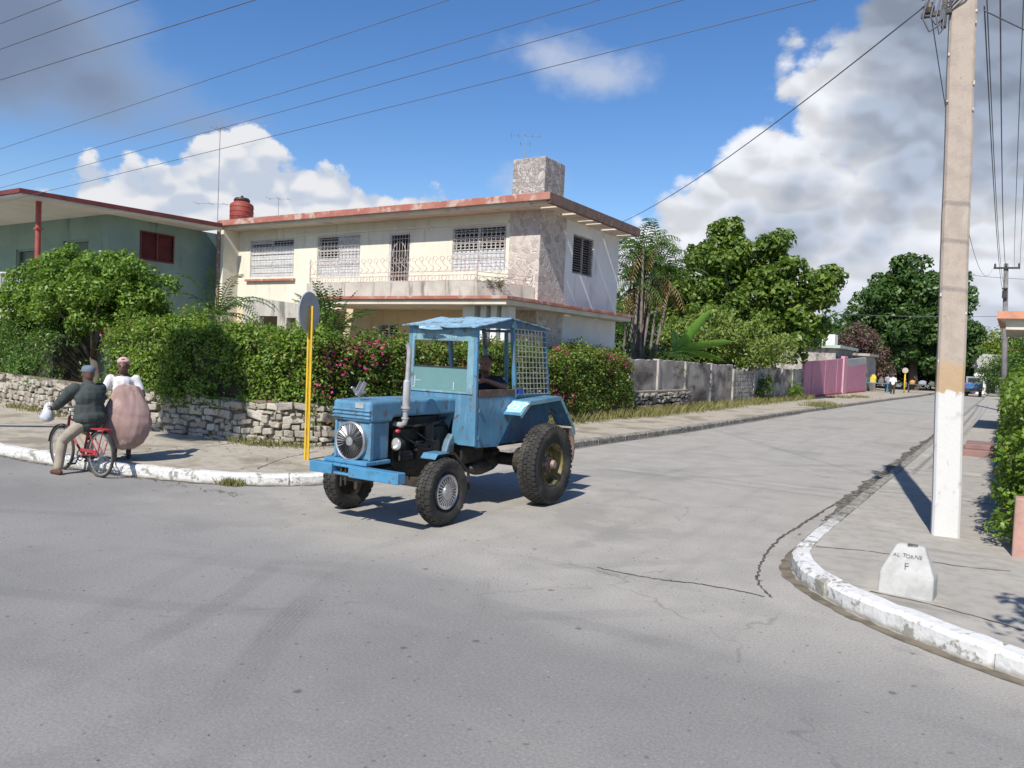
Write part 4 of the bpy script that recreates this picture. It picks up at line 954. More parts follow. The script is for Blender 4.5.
m.build('carrier_rack', M_red, BI)
def mud(c, a0, a1):
    m = MB(); n = 12; vs = []
    for k in range(n+1):
        a = a0+(a1-a0)*k/n
        for y in (-.028, 0, .028): vs.append(c + V((.365+(.008 if y == 0 else 0))*math.cos(a), y, (.365+(.008 if y == 0 else 0))*math.sin(a)))
    m.add(vs, [(3*k+j, 3*k+j+1, 3*k+j+4, 3*k+j+3) for k in range(n) for j in range(2)]); q = m.build('mudguard', M_steel, BI); s_ = q.modifiers.new('th', 'SOLIDIFY'); s_.thickness = .003
mud(rwc, R(-5), R(150)); mud(fwc, R(30), R(170))
m = MB(); m.lathe([(.085, -.004), (.085, .004), (.07, .004)], bb + V(0, -.05, 0), 'y', 20); m.bar(bb + V(0, -.06, 0), bb + V(-.10, -.06, -.13), .016); m.bar(bb + V(0, .06, 0), bb + V(.0, .06, -.10) + V(-.05, 0, .0), .016); m.box(bb.x-.14, bb.x-.06, Yb-.17, Yb-.07, .14, .16); m.box(bb.x-.11, bb.x-.02, Yb+.07, Yb+.17, .165, .185); m.build_each('crank', M_steel, BI)
m = MB(); m.box(-11.64, -11.22, Yb-.062, Yb-.052, .345, .395); m.build('chain_guard', M_red, BI, bevel=.005)
# --- white carrier bag on the handlebar
m = MB(); m.lathe([(.018, 0), (.03, -.05), (.07, -.12), (.092, -.20), (.085, -.26), (.04, -.285), (0, -.29)], (-12.20, 6.20, 1.04), 'z', 14)
m.v = [(x + .012*math.sin(z*40+y*30), y + .012*math.sin(x*50+z*25), z) for x, y, z in m.v]; m.tube([(-12.20, 6.20, 1.03), (-12.17, 6.21, 1.05), (-12.14, 6.22, .97)], .012, 6)
tag(m.build('plastic_bag', pm('white_plastic', (.56, .58, .62), .4, (.48, .50, .55), scale=12, bmp=.6, bscale=18), None, smooth=True), 'white plastic carrier bag hanging from the bicycle handlebar', 'bag')

# --- tractor driver
DR = thing('person', (-6.3, 9.3, 1.13), 'driver in dark vest sitting at the wheel inside the blue tractor cab', 'person')
h0 = V(-6.30, 9.32, 1.20); ch = V(-6.28, 9.25, 1.58); hd3 = V(-6.22, 9.12, 1.925)
m = MB(); head(m, hd3, (.25, -1, -.05), .10); limb(m, [h0, V(-6.29, 9.3, 1.4), ch, V(-6.25, 9.18, 1.75), hd3], [.15, .14, .15, .06, .06])
wL = V(-5.98, 8.80, 1.70); wR = V(-6.48, 8.72, 1.66)
limb(m, [ch + V(.06, 0, .08), V(-6.08, 9.24, 1.68), V(-5.86, 9.08, 1.60), wL], [.09, .07, .055, .035]); hand(m, wL, (-.5, -.8, -.1), (0, 0, 1), .5)
limb(m, [ch + V(-.06, 0, .08), V(-6.50, 9.2, 1.66), V(-6.58, 8.98, 1.48), wR], [.09, .07, .05, .032]); hand(m, wR, (.4, -.8, 0), (0, 0, 1), .6)
for q in (-1, 1): limb(m, [h0, h0 + V(q*.1, -.05, 0), V(-6.30+q*.16, 8.88, 1.22), V(-6.30+q*.16, 8.72, .93)], [.12, .10, .065, .045]); rcone(m, V(-6.30+q*.16, 8.75, .895), .04, V(-6.30+q*.16, 8.60, .89), .035)
blob('body', m, pm('skin_driver', (.22, .105, .065), .5), DR, .013)
m = MB(); eyes(m, hd3, (.25, -1, -.05), .10); m.build_each('eye', pm('eye_brown', (.03, .02, .018), .3), DR, smooth=True)
m = MB(); limb(m, [h0 + V(0, 0, .02), V(-6.29, 9.3, 1.4), ch, V(-6.26, 9.2, 1.68)], [.175, .165, .178, .10]); limb(m, [ch + V(.06, 0, .08), V(-6.08, 9.24, 1.68), V(-5.94, 9.14, 1.63)], [.11, .09, .075]); limb(m, [ch + V(-.06, 0, .08), V(-6.5, 9.2, 1.66), V(-6.55, 9.08, 1.56)], [.11, .09, .07]); blob('shirt', m, cloth('dark_shirt', (.035, .035, .045)), DR, .014, 3)
m = MB(); limb(m, [h0, h0 + V(.1, -.05, 0), V(-6.14, 8.88, 1.22), V(-6.14, 8.73, .98)], [.14, .12, .085, .065]); limb(m, [h0, h0 + V(-.1, -.05, 0), V(-6.46, 8.88, 1.22), V(-6.46, 8.73, .98)], [.14, .12, .085, .065]); blob('trousers', m, cloth('dark_trousers', (.04, .045, .06)), DR, .014, 3)
m = MB(); m.ell(hd3 + V(-.01, .03, .05), (.088, .10, .085)); blob('hair', m, pm('black_hair', (.012, .010, .009), .6), DR, .012, 2)
# ------------------------------------------------------------------ yellow house
def wallm(name, c, c2, stain, **k): return pm(name, c, .85, c2, scale=k.pop('scale', 1.1), stain=stain, sscale=k.pop('sscale', 1.6), slo=k.pop('slo', .53), shi=k.pop('shi', .74), stretch=(2.2, 2.2, .35), bmp=.12, bscale=30, spec=.2, fine=.06)
M_cream = wallm('cream_wall', (.66, .625, .515), (.62, .585, .48), (.49, .455, .385))
M_ochre = wallm('ochre_wall', (.60, .49, .32), (.55, .45, .29), (.42, .34, .24))
M_whitewall = wallm('white_wall', (.72, .715, .69), (.66, .655, .635), (.5, .495, .48))
M_concrete = wallm('stained_concrete', (.47, .44, .38), (.40, .375, .325), (.17, .16, .14), slo=.52, shi=.72, scale=2)
M_redtrim = pm('faded_red_trim', (.33, .115, .085), .8, (.38, .175, .13), scale=1.8, stain=(.44, .33, .27), sscale=2.5, slo=.50, shi=.62, bmp=.2)
M_darkred = pm('dark_red_trim', (.15, .030, .028), .7, (.10, .024, .022), scale=2)
M_soffit = pm('soffit', (.60, .54, .44), .9, (.54, .48, .39), scale=1.5, stain=(.34, .30, .24), sscale=1.2)
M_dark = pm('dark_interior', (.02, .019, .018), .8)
M_louvre = pm('white_louvre', (.55, .55, .55), .6, (.46, .46, .46), scale=5)
M_iron = pm('white_iron', (.52, .48, .44), .6, (.43, .37, .32), scale=9)
M_rustiron = pm('rusty_iron', (.22, .14, .11), .8, (.36, .28, .24), scale=9)
def crazy(name, ca, cb, cc, mortar, sc=3.2):
    m, t, b, co = start(name)
    wn = t.new('ShaderNodeTexNoise'); wn.inputs['Scale'].default_value = 2.2; t.link(co, wn.inputs['Vector']); wv_ = t.new('ShaderNodeVectorMath', operation='SCALE'); t.link(wn.outputs['Color'], wv_.inputs[0]); wv_.inputs['Scale'].default_value = .5; wa = t.new('ShaderNodeVectorMath', operation='ADD'); t.link(co, wa.inputs[0]); t.link(wv_.outputs[0], wa.inputs[1]); co0 = co; co = wa.outputs[0]
    d = t.voro(co, sc, 'DISTANCE_TO_EDGE'); cl = t.voro(co, sc, out='Color'); s = t.new('ShaderNodeSeparateColor'); t.link(cl, s.inputs[0])
    col = t.ramp(s.outputs[0], [(0, ca), (.5, cb), (1, cc)])
    col = t.mix(t.math('MULTIPLY', t.noise(co, 9, 6), .5), col, tuple(x*.45 for x in ca))
    e = t.ss(d, .02, .055); t.link(t.mix(e, mortar, col), b.inputs['Base Color']); b.inputs['Roughness'].default_value = .9
    bump(t, b, t.math('ADD', t.math('MULTIPLY', e, .7), t.math('MULTIPLY', t.noise(co, 14, 5), .5)), .7, .04); return m
M_crazy = crazy('stone_cladding', (.42, .35, .31), (.55, .47, .41), (.64, .57, .51), (.60, .55, .49), 4.2)
M_crazy2 = crazy('stone_cladding_chimney', (.30, .26, .24), (.42, .37, .345), (.55, .52, .49), (.24, .20, .185), 7.5)
def holed(m, x0, x1, z0, z1, holes, plane, depth, axis='y'):
    """wall face on plane with recessed openings; holes (x0,x1,z0,z1)"""
    xs = sorted({x0, x1, *[h[0] for h in holes], *[h[1] for h in holes]}); zs = sorted({z0, z1, *[h[2] for h in holes], *[h[3] for h in holes]})
    P = (lambda x, z, d=0: (x, plane+d, z)) if axis == 'y' else (lambda y, z, d=0: (plane-d, y, z))
    for a, b in zip(xs[:-1], xs[1:]):
        for c, d in zip(zs[:-1], zs[1:]):
            cx, cz = (a+b)/2, (c+d)/2
            if any(h[0] < cx < h[1] and h[2] < cz < h[3] for h in holes): continue
            m.quad(P(a, c), P(b, c), P(b, d), P(a, d))
    for (a, b, c, d) in holes:
        for (p, q) in (((a, c), (b, c)), ((b, c), (b, d)), ((b, d), (a, d)), ((a, d), (a, c))): m.quad(P(*p), P(*q), P(*q, depth), P(*p, depth))
H = thing('house', (-19, 23, .15), 'cream two storey house with long balcony and stone clad corner', 'house')
FY = 20.4; FX = -12.13
W1 = (-25.28, -22.83, 4.69, 6.11); W2 = (-21.58, -19.47, 4.63, 6.11); DO = (-18.12, -17.18, 3.72, 6.06); W3 = (-15.42, -13.34, 4.70, 6.12)
GW = (-18.5, -17.55, 2.14, 2.97); GD = (-16.2, -15.3, .3, 2.5); GW2 = (-24.5, -23.4, 1.6, 2.8); SW = (22.55, 24.02, 4.84, 6.12)
m = MB(); holed(m, -26.0, -13.2, 3.5, 6.5, [W1, W2, DO, W3], FY, .22); m.box(-26.0, FX-.02, 26.0, 26.1, 0, 6.5)
m.box(-26.16, -26.0, 19.68, 26.1, 0, 6.5); m.build('wall', M_cream, H)
m = MB(); holed(m, -26.0, FX-.02, 0, 3.5, [GW, GD, GW2], FY, .2); m.build('ground_floor_wall', M_ochre, H)
m = MB(); holed(m, 22.0, 26.05, 0, 6.5, [SW], FX, .18, 'x'); m.build('side_wall', M_whitewall, H)
m = MB(); m.box(-13.2, FX+.03, FY-.03, FY+.3, 0, 6.5); m.box(FX-.3, FX+.028, FY+.3, 22.0, 0, 6.5); st_ = m.build('stone_corner', M_crazy, H)
m = MB(); m.box(-22.9, -13.25, FY-.05, FY, 6.17, 6.23); m.build('lintel_band', M_cream, H)
def louvre(h, plane, nrow, dark, axis='y', mat=M_louvre, bars=True, grille=False):
    """jalousie window: dark room behind, slats (fraction 'dark' of rows open), frame and bars; a thing part with sub-parts"""
    a, b, c, d = h; P = (lambda x, y, z: (x, plane+y, z)) if axis == 'y' else (lambda x, y, z: (plane-y, x, z))
    def bx(m, x0, x1, y0, y1, z0, z1): 
        p, q = P(x0, y0, z0), P(x1, y1, z1); m.box(min(p[0], q[0]), max(p[0], q[0]), min(p[1], q[1]), max(p[1], q[1]), z0, z1)
    m = MB(); fwd = .05
    bx(m, a, a+fwd, .03, .10, c, d); bx(m, b-fwd, b, .03, .10, c, d); bx(m, a+fwd, b-fwd, .03, .10, d-fwd, d); bx(m, a+fwd, b-fwd, .03, .10, c, c+fwd); bx(m, (a+b)/2-.025, (a+b)/2+.025, .035, .10, c+fwd, d-fwd)
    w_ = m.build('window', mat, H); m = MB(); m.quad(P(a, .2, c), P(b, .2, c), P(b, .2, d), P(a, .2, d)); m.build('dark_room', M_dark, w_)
    m = MB(); hh = (d-c-2*fwd)/nrow
    for i in range(nrow):
        z = c+fwd+hh*(i+.5)
        for (u0, u1, half) in ((a+fwd, (a+b)/2-.025, 0), ((a+b)/2+.025, b-fwd, 1)):
            open_ = dark(i/nrow, half); th = hh*(.16 if open_ else .50)
            p = [P(u0, .05, z-th), P(u1, .05, z-th), P(u1, .05+(.06 if open_ else .015), z+th), P(u0, .05+(.06 if open_ else .015), z+th)]; m.quad(*p)
    sl_ = m.build('slats', mat, w_); q = sl_.modifiers.new('t', 'SOLIDIFY'); q.thickness = .008
    if bars:
        m = MB(); n = int((b-a)/.17)
        for i in range(n+1): x = a+.03+(b-a-.06)*i/n; m.bar(P(x, -.03, c+.02), P(x, -.03, d-.02), .012)
        for i in range(4): z = c+.05+(d-c-.1)*i/3; m.bar(P(a+.02, -.03, z), P(b-.02, -.03, z), .014)
        if grille:
            for i in range(n):
                x = a+.03+(b-a-.06)*(i+.5)/n
                for z0 in (c+(d-c)*.55, c+(d-c)*.8):
                    for k in range(10): a0, a1 = 2*PI*k/10, 2*PI*(k+1)/10; m.bar(P(x+.08*math.cos(a0), -.03, z0+.11*math.sin(a0)), P(x+.08*math.cos(a1), -.03, z0+.11*math.sin(a1)), .010)
        m.build('grille', M_iron, w_)
    return w_
louvre(W1, FY, 13, lambda v, h: v > .78 and (h == 1 or v < .9))
louvre(W2, FY, 13, lambda v, h: v > .45 and h == 0 or v > .93, grille=True)
louvre(W3, FY, 13, lambda v, h: v > .42, grille=True)
louvre(GW, FY, 8, lambda v, h: True, mat=M_louvre); louvre(GW2, FY, 8, lambda v, h: v > .5)
louvre(SW, FX, 15, lambda v, h: True, axis='x', mat=pm('grey_louvre', (.33, .31, .30), .7, (.25, .23, .22), scale=5), bars=False)
m = MB(); m.box(-25.45, -22.7, FY-.12, FY, 4.52, 4.60); m.build('window_sill', M_redtrim, H)
for dd in (DO, GD):
    m = MB(); a, b, c, d = dd; m.box(a, a+.06, FY+.02, FY+.1, c, d); m.box(b-.06, b, FY+.02, FY+.1, c, d); m.box(a+.06, b-.06, FY+.02, FY+.1, d-.06, d); dr = m.build('door', M_louvre, H)
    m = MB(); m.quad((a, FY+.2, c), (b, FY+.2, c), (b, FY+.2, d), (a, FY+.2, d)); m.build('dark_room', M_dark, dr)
    m = MB(); n = 7
    for i in range(n): x = a+.1+(b-a-.2)*i/(n-1); m.bar((x, FY+.0, c), (x, FY+.0, d-.05), .014)
    for i in range(6): z = c+.1+(d-c-.3)*i/5; m.bar((a+.05, FY, z), (b-.05, FY, z), .014)
    for k in range(14): a0, a1 = PI*k/14, PI*(k+1)/14; m.bar(((a+b)/2+.3*math.cos(a0), FY-.01, d-.8+.5*math.sin(a0)), ((a+b)/2+.3*math.cos(a1), FY-.01, d-.8+.5*math.sin(a1)), .016)
    m.build('grille', M_iron, dr)
# main roof slab, open rafters on the street side
m = MB(); m.box(-26.2, -12.1, 19.66, 26.3, 6.5, 6.60); m.build('eave_soffit', M_soffit, H)
m = MB(); m.box(-26.22, -12.12, 19.60, 26.32, 6.602, 6.80); ro = m.build('roof', M_concrete, H)
m = MB(); m.box(-26.26, -11.35, 19.54, 19.60, 6.60, 6.815); m.box(-26.28, -26.22, 19.60, 26.3, 6.60, 6.81); m.build('fascia', M_redtrim, H, bevel=.012)
m = MB(); m.box(-11.50, -11.35, 19.602, 26.1, 6.52, 6.81); m.build('edge_beam', pm('weathered_beam', (.20, .12, .095), .9, (.11, .085, .07), scale=2.5, stain=(.40, .26, .2), sscale=2.5), H)
m = MB(); 
for k in range(11): y = 19.75 + k*.60; m.box(-12.14, -11.5, y, y+(.44, .50, .36, .52, .47)[k % 5], 6.53, 6.66)
m.build_each('rafter', M_soffit, H)
# chimney-like stone block
m = MB(); m.box(-13.15, -12.0, 20.32, 21.55, 6.78, 8.08); m.build('chimney', M_crazy2, H, bevel=.02)
# canopy over the porch and along the side wall
m = MB(); m.prism([(-19.6, 17.96), (-11.66, 17.96), (-11.46, 25.9), (FX+.035, 25.9), (FX+.035, 20.36), (-19.6, 20.36)], 3.46, 3.60); m.build('canopy_soffit', M_soffit, H)
m = MB(); m.prism([(-19.66, 17.88), (-11.58, 17.88), (-11.38, 25.96), (FX+.04, 25.96), (FX+.04, 20.355), (-19.66, 20.355)], 3.602, 3.70); m.build('canopy', M_redtrim, H, bevel=.01)
# balcony parapet and railing
m = MB(); m.box(-20.12, -13.1, 18.58, 18.72, 3.702, 4.20); m.prism([(-13.1, 18.58), (-12.2, 20.34), (-12.36, 20.36), (-13.24, 18.722), (-13.1, 18.722)], 3.702, 4.16); m.box(-20.12, -19.98, 18.722, FY-.01, 3.702, 4.2)
m.build('balcony_parapet', M_concrete, H)
m = MB()
def rail(p, q, n):
    p = Vector(p); q = Vector(q); d = (q-p)/n; u = d.normalized()
    m.tube([p + V(0, 0, .02), q + V(0, 0, .02)], .016, 6); m.tube([p + V(0, 0, .30), q + V(0, 0, .30)], .011, 6); m.tube([p + V(0, 0, .18), q + V(0, 0, .18)], .011, 6)
    for i in range(n):
        c = p + d*(i+.5); w_ = d.length*.62
        for k in range(12):
            a0, a1 = PI*2*k/12, PI*2*(k+1)/12
            m.bar(c + u*w_*.55*math.cos(a0) + V(0, 0, .10+.08*math.sin(a0)), c + u*w_*.55*math.cos(a1) + V(0, 0, .10+.08*math.sin(a1)), .012)
        pts = [c + u*w_*.8*math.sin(s_*PI*2.0)*(1 if s_ < .5 else .6) + V(0, 0, .30+.38*s_) for s_ in [k/10 for k in range(11)]]
        for a_, b_ in zip(pts[:-1], pts[1:]): m.bar(a_, b_, .013)
        for k in range(8):
            a0, a1 = PI*1.5*k/8, PI*1.5*(k+1)/8; e = pts[-1]
            m.bar(e + u*(.09*math.cos(a0)-.09) + V(0, 0, .07*math.sin(a0)), e + u*(.09*math.cos(a1)-.09) + V(0, 0, .07*math.sin(a1)), .012)
rail((-20.05, 18.65, 4.2), (-13.17, 18.65, 4.2), 26); rail((-13.15, 18.68, 4.17), (-12.28, 20.3, 4.17), 7)
m.tube([(-13.15, 18.65, 4.1), (-13.15, 18.65, 5.0)], .022, 8); m.tube([(-20.05, 18.65, 4.1), (-20.05, 18.65, 5.0)], .022, 8)
m.build('balcony_railing', pm('pinkish_iron', (.43, .31, .27), .7, (.52, .46, .41), scale=4), H)
m = MB()
for x, w_ in ((-13.3, .42), (-12.78, .2), (-12.42, .2), (-12.06, .2)): m.box(x-w_/2, x+w_/2, 18.5, 18.95, 0, 3.46)
m.box(-19.5, -19.25, 18.2, 18.45, 0, 3.46); m.build_each('porch_column', M_whitewall, H, bevel=.01)
# grey wing wall on the left
m = MB(); A0, A1 = -22.6, -19.7
holed(m, A0, A1, 0, 3.45, [(-21.75, -20.85, 1.7, 3.05), (-20.4, -19.95, 1.7, 3.0)], 18.0, .2); m.box(A0, A1, 18.2, 18.26, 0, 1.7); m.box(A0, A1-.5, 18.201, 20.35, 3.3, 3.42); m.box(A0-.02, A0, 18.0, 20.36, 0, 3.45); m.prism([(A0, 3.45), (A1, 3.45), (A0+.1, 3.72)], 18.0, 18.2, 'y')
m.build('wing_wall', M_concrete, H)
m = MB(); m.tube([(-26.24, 19.64, 0), (-26.24, 19.64, 6.55)], .07, 10); m.build('downpipe', M_rustiron, H)
# tank and aerials on the roof
m = MB(); c = (-25.45, 20.05, 6.81); m.lathe([(0, 0), (.42, 0), (.44, .05), (.44, .62), (.42, .66), (.28, .76), (.27, .80), (0, .80)], c, 'z', 26)
for z in (.16, .34, .52): m.lathe([(.44, z), (.456, z+.02), (.44, z+.04)], c, 'z', 26)
wt = m.build('water_tank', pm('red_tank', (.28, .045, .03), .6, (.20, .035, .028), scale=3, stain=(.12, .03, .025), sscale=3), None, smooth=True, autos=30); tag(wt, 'round dark red water tank on the left end of the cream house roof', 'water tank')
m = MB(); m.lathe([(.30, .78), (.31, .82), (.26, .90), (.1, .93), (0, .93)], c, 'z', 20); m.lathe([(.05, .93), (.05, 1.0), (0, 1.0)], c, 'z', 10)
ORG[wt.name] = (0, 0, 0); m.build('lid', M_steel, wt, smooth=True, autos=30)
M_ant = pm('aerial_metal', (.30, .30, .31), .5, metal=.6)
def aerial(name, base, h, label, arms, r=.012):
    T_ = thing('aerial', base, label, 'aerial'); b = Vector(base); m = MB(); m.tube([b, b + V(0, 0, h)], r, 6); m.build('mast', M_ant, T_); m = MB()
    for z, dx, dy, L_, ne in arms:
        p = b + V(0, 0, z); d = V(dx, dy, 0).normalized(); n_ = V(-d.y, d.x, 0); m.tube([p - d*L_*.5, p + d*L_*.5], .008, 5)
        for k in range(ne): q = p - d*L_*.5 + d*L_*k/max(1, ne-1); m.tube([q - n_*(.3-.02*k), q + n_*(.3-.02*k)], .006, 5)
    m.build('elements', M_ant, T_); return T_
aerial('aerial', (-26.1, 19.45, 6.81), 3.75, 'tall thin mast aerial left of the red water tank', [(.62, .85, .5, 1.7, 4), (3.5, 1, .3, .5, 3)], .016)
aerial('aerial', (-24.0, 20.6, 6.8), .95, 'small T shaped aerial right of the red water tank', [(.9, .85, .5, .8, 3)], .012)
aerial('aerial', (-13.3, 21.2, 6.8), 2.35, 'two barred aerial standing behind the stone chimney block', [(2.25, .85, .5, .9, 5), (2.0, .85, .5, .3, 2)], .014)
# plant on the balcony
PL = thing('potted_plant', (-12.75, 18.95, 3.7), 'drooping dark plant hanging over the right end of the balcony parapet', 'plant')
m = MB(); m.lathe([(.10, 0), (.14, .22), (.15, .24), (.12, .24)], (-12.95, 19.35, 3.72), 'z', 14); m.build('pot', M_redtrim, PL, smooth=True)
m = MB(); r0 = random.Random(4)
for k in range(34):
    a = r0.uniform(0, 2*PI); frond(m, (-12.95+r0.uniform(-.3, .3), 19.1+r0.uniform(-.4, .3), 4.0), a, r0.uniform(.5, 1.2), r0.uniform(.5, .8), 3.2, .09, 8, .03, .006)
m.build('leaves', leafmat('balcony_leaf', (.02, .03, .012), (.05, .055, .02), (.12, .10, .04), .1), PL)

# ------------------------------------------------------------------ green house
M_green = wallm('green_wall', (.21, .295, .258), (.185, .26, .228), (.12, .16, .142), slo=.55, shi=.7, sscale=.7); M_soff2 = pm('white_soffit', (.66, .63, .57), .9, (.60, .57, .51), scale=1)
G = thing('house', (-35, 16, .15), 'green house with red porch post, half hidden by the round tree', 'house')
GX = -27.0; GWN = (16.9, 18.18, 5.03, 6.0)
m = MB(); holed(m, 15.63, 21.5, 0, 6.42, [GWN], GX, .15, 'x'); m.build('side_wall', M_green, G)
gh = [(-29.9, -28.2, 4.6, 5.6), (-33.4, -31.9, 4.5, 5.4), (-38.5, -35.0, 3.3, 5.5)]
m = MB(); holed(m, -48, GX-.001, 0, 6.42, gh, 15.63, .2); m.build('porch_wall', M_green, G)
for a, b, c, d in gh:
    m = MB(); m.box(a, a+.06, 15.7, 15.78, c, d); m.box(b-.06, b, 15.7, 15.78, c, d); m.box(a+.06, b-.06, 15.7, 15.78, d-.06, d); m.box(a+.06, b-.06, 15.7, 15.78, c, c+.06); w_ = m.build('window', M_green, G)
    m = MB(); m.quad((a, 15.8, c), (b, 15.8, c), (b, 15.8, d), (a, 15.8, d)); m.build('shaded_pane', pm('dark_green_pane', (.05, .075, .06), .4), w_)
m = MB(); n = 11; a, b, c, d = GWN
for k in range(n): z = c + (d-c)*(k+.5)/n; hh = (d-c)/n*.5; m.add([(GX-.02, a, z-hh), (GX-.02, b, z-hh), (GX-.07, b, z+hh), (GX-.07, a, z+hh)], [(0, 1, 2, 3)])
m.box(GX-.08, GX+.03, a-.05, a, c-.05, d+.05); m.box(GX-.08, GX+.03, b, b+.05, c-.05, d+.05); m.box(GX-.08, GX+.03, a, b, d, d+.05); m.box(GX-.08, GX+.03, a, b, c-.05, c); m.box(GX-.08, GX+.02, (a+b)/2-.03, (a+b)/2+.03, c, d)
m.quad((GX-.12, a, c), (GX-.12, b, c), (GX-.12, b, d), (GX-.12, a, d)); m.build('shutter', M_darkred, G)
m = MB(); m.prism([(-50, 12.5), (-26.46, 12.5), (-25.75, 19.42), (-50, 19.42)], 6.42, 6.50); m.build('roof_soffit', M_soff2, G)
m = MB(); m.prism([(-50, 12.42), (-26.4, 12.42), (-25.66, 19.36), (-50, 19.36)], 6.502, 6.64); m.build('roof', M_darkred, G)
m = MB(); m.tube([(-27.0, 13.3, 3.2), (-27.0, 13.3, 6.42)], .085, 12); m.box(-27.1, -26.9, 13.2, 13.4, 5.5, 5.56); m.build('porch_post', pm('red_post', (.33, .065, .05), .6, (.26, .05, .045), scale=4), G, smooth=True, autos=40)
m = MB(); m.box(-48, -26.6, 12.9, 15.6, 3.0, 3.2); m.build('porch_floor', M_concrete, G)
m = MB()
for k in range(60): x = -27.2 - k*.16; m.bar((x, 13.1, 3.2), (x, 13.1, 4.1), .03)
m.bar((-27.1, 13.1, 4.12), (-37, 13.1, 4.12), .05, .05); m.build('porch_railing', M_louvre, G)
m = MB(); m.box(-48, -27.3, 13.0, 13.2, 0, 3.0); m.build('lower_wall', M_concrete, G)
# ------------------------------------------------------------------ rubble wall
WP = [(-45, 11.6), (-30, 11.0), (-23.6, 10.7), (-19, 10.05), (-15.8, 9.8), (-12.9, 10.05), (-11.6, 10.3), (-11.1, 10.75), (-11.02, 12.0), (-11.1, 18), (-11.15, 25.4)]
RW = thing('stone_wall', (-15.8, 9.9, .15), 'low wall of pale rough stones under the hedge along the left pavement', 'wall')
def rubble(mb, path, h0, h1, seed, dep=.16, sz=(.18, .42), hz=(.10, .20)):
    r0 = random.Random(seed); L_ = [0]
    for a, b in zip(path[:-1], path[1:]): L_.append(L_[-1] + math.dist(a, b))
    def at(s):
        for i in range(len(path)-1):
            if s <= L_[i+1] or i == len(path)-2:
                t_ = (s-L_[i])/(L_[i+1]-L_[i]); a, b = path[i], path[i+1]; d = ((b[0]-a[0])/(L_[i+1]-L_[i]), (b[1]-a[1])/(L_[i+1]-L_[i])); return (a[0]+(b[0]-a[0])*t_, a[1]+(b[1]-a[1])*t_), d
    z = h0
    while z < h1 - .04:
        rowh = r0.uniform(*hz); s = r0.uniform(-.2, 0)
        while s < L_[-1]:
            w_ = r0.uniform(*sz) * (1.3 if rowh > .16 else .9); hh = rowh*r0.uniform(.85, 1.15)
            c, d = at(min(max(s + w_/2, 0), L_[-1]-.01)); n_ = (d[1], -d[0]); out = r0.uniform(-.045, .055); zc = z + hh/2 + r0.uniform(-.035, .035); tl = r0.uniform(-.16, .16); vs = []
            for dz in (-1, 1):
                for q in (-1, 1):
                    for e in (-1, 1):
                        k = .485*w_*r0.uniform(.8, 1.03)*e; o_ = (dep*.5*q + (out if q > 0 else 0))*r0.uniform(.8, 1.1)
                        vs.append((c[0]+d[0]*k+n_[0]*o_, c[1]+d[1]*k+n_[1]*o_, zc + dz*hh*.49*r0.uniform(.68, 1.08) + k*tl))
            mb.add(vs, [(0,2,3,1),(4,5,7,6),(0,1,5,4),(2,6,7,3),(0,4,6,2),(1,3,7,5)]); s += w_
        z += rowh
def stone_mat(name, a, b_, c, sm):
    m, t, b, co = start(name); rnd = t.new('ShaderNodeNewGeometry').outputs['Random Per Island']
    col = t.ramp(rnd, [(0, a), (.5, b_), (1, c)]); col = t.mix(t.ss(t.noise(co, 5, 8, .65), .5, .68), col, sm); col = t.mix(t.math('MULTIPLY', t.noise(co, 22, 5), .35), col, (.12, .10, .08))
    t.link(col, b.inputs['Base Color']); b.inputs['Roughness'].default_value = .92; b.inputs['Specular IOR Level'].default_value = .15
    bump(t, b, t.math('ADD', t.noise(co, 9, 7), t.math('MULTIPLY', t.noise(co, 40, 4), .4)), .8, .04); return m
M_stone = stone_mat('limestone_rubble', (.44, .40, .335), (.34, .305, .25), (.54, .495, .42), (.22, .195, .155))
m = MB(); rubble(m, [(x, y) for x, y in WP], .13, .98, 3, .16, (.10, .36), (.065, .165)); m.build('stones', M_stone, RW, bevel=.022, seg=2)
m = MB(); pin = offset(WP, .17); pout = offset(WP, -.0)
for i in range(len(WP)-1): m.prism([pout[i], pout[i+1], pin[i+1], pin[i]], .1, .98)
m.build('mortar', pm('earth_mortar', (.20, .165, .125), .95, (.12, .10, .075), scale=8, bmp=.6), RW)
# ------------------------------------------------------------------ street wall (stained panels)
M_fence = pm('stained_render', (.40, .36, .315), .92, (.27, .24, .21), scale=1.1, stain=(.105, .092, .082), sscale=1.5, slo=.47, shi=.66, stretch=(1, .33, .8), bmp=.3, bscale=25, spec=.15)
M_fence2 = pm('pale_render', (.40, .37, .33), .92, (.28, .26, .235), scale=2.4, stain=(.12, .11, .10), sscale=1.8, slo=.52, shi=.66, stretch=(1, .4, .8), bmp=.3, bscale=25, spec=.15)
F = thing('boundary_wall', (-11.3, 40, .15), 'tall weathered grey wall with pilasters between the hedge and the pink gate', 'wall')
xs = lambda y: -11.3 + (y-26)*.004
pil = [25.5, 28.3, 31.3, 34.6, 38.0, 41.6, 44.6, 47.6, 50.2, 52.9]; tops = [2.12, 2.14, 2.10, 2.08, 1.86, 1.98, 2.05, 1.98, 2.0]
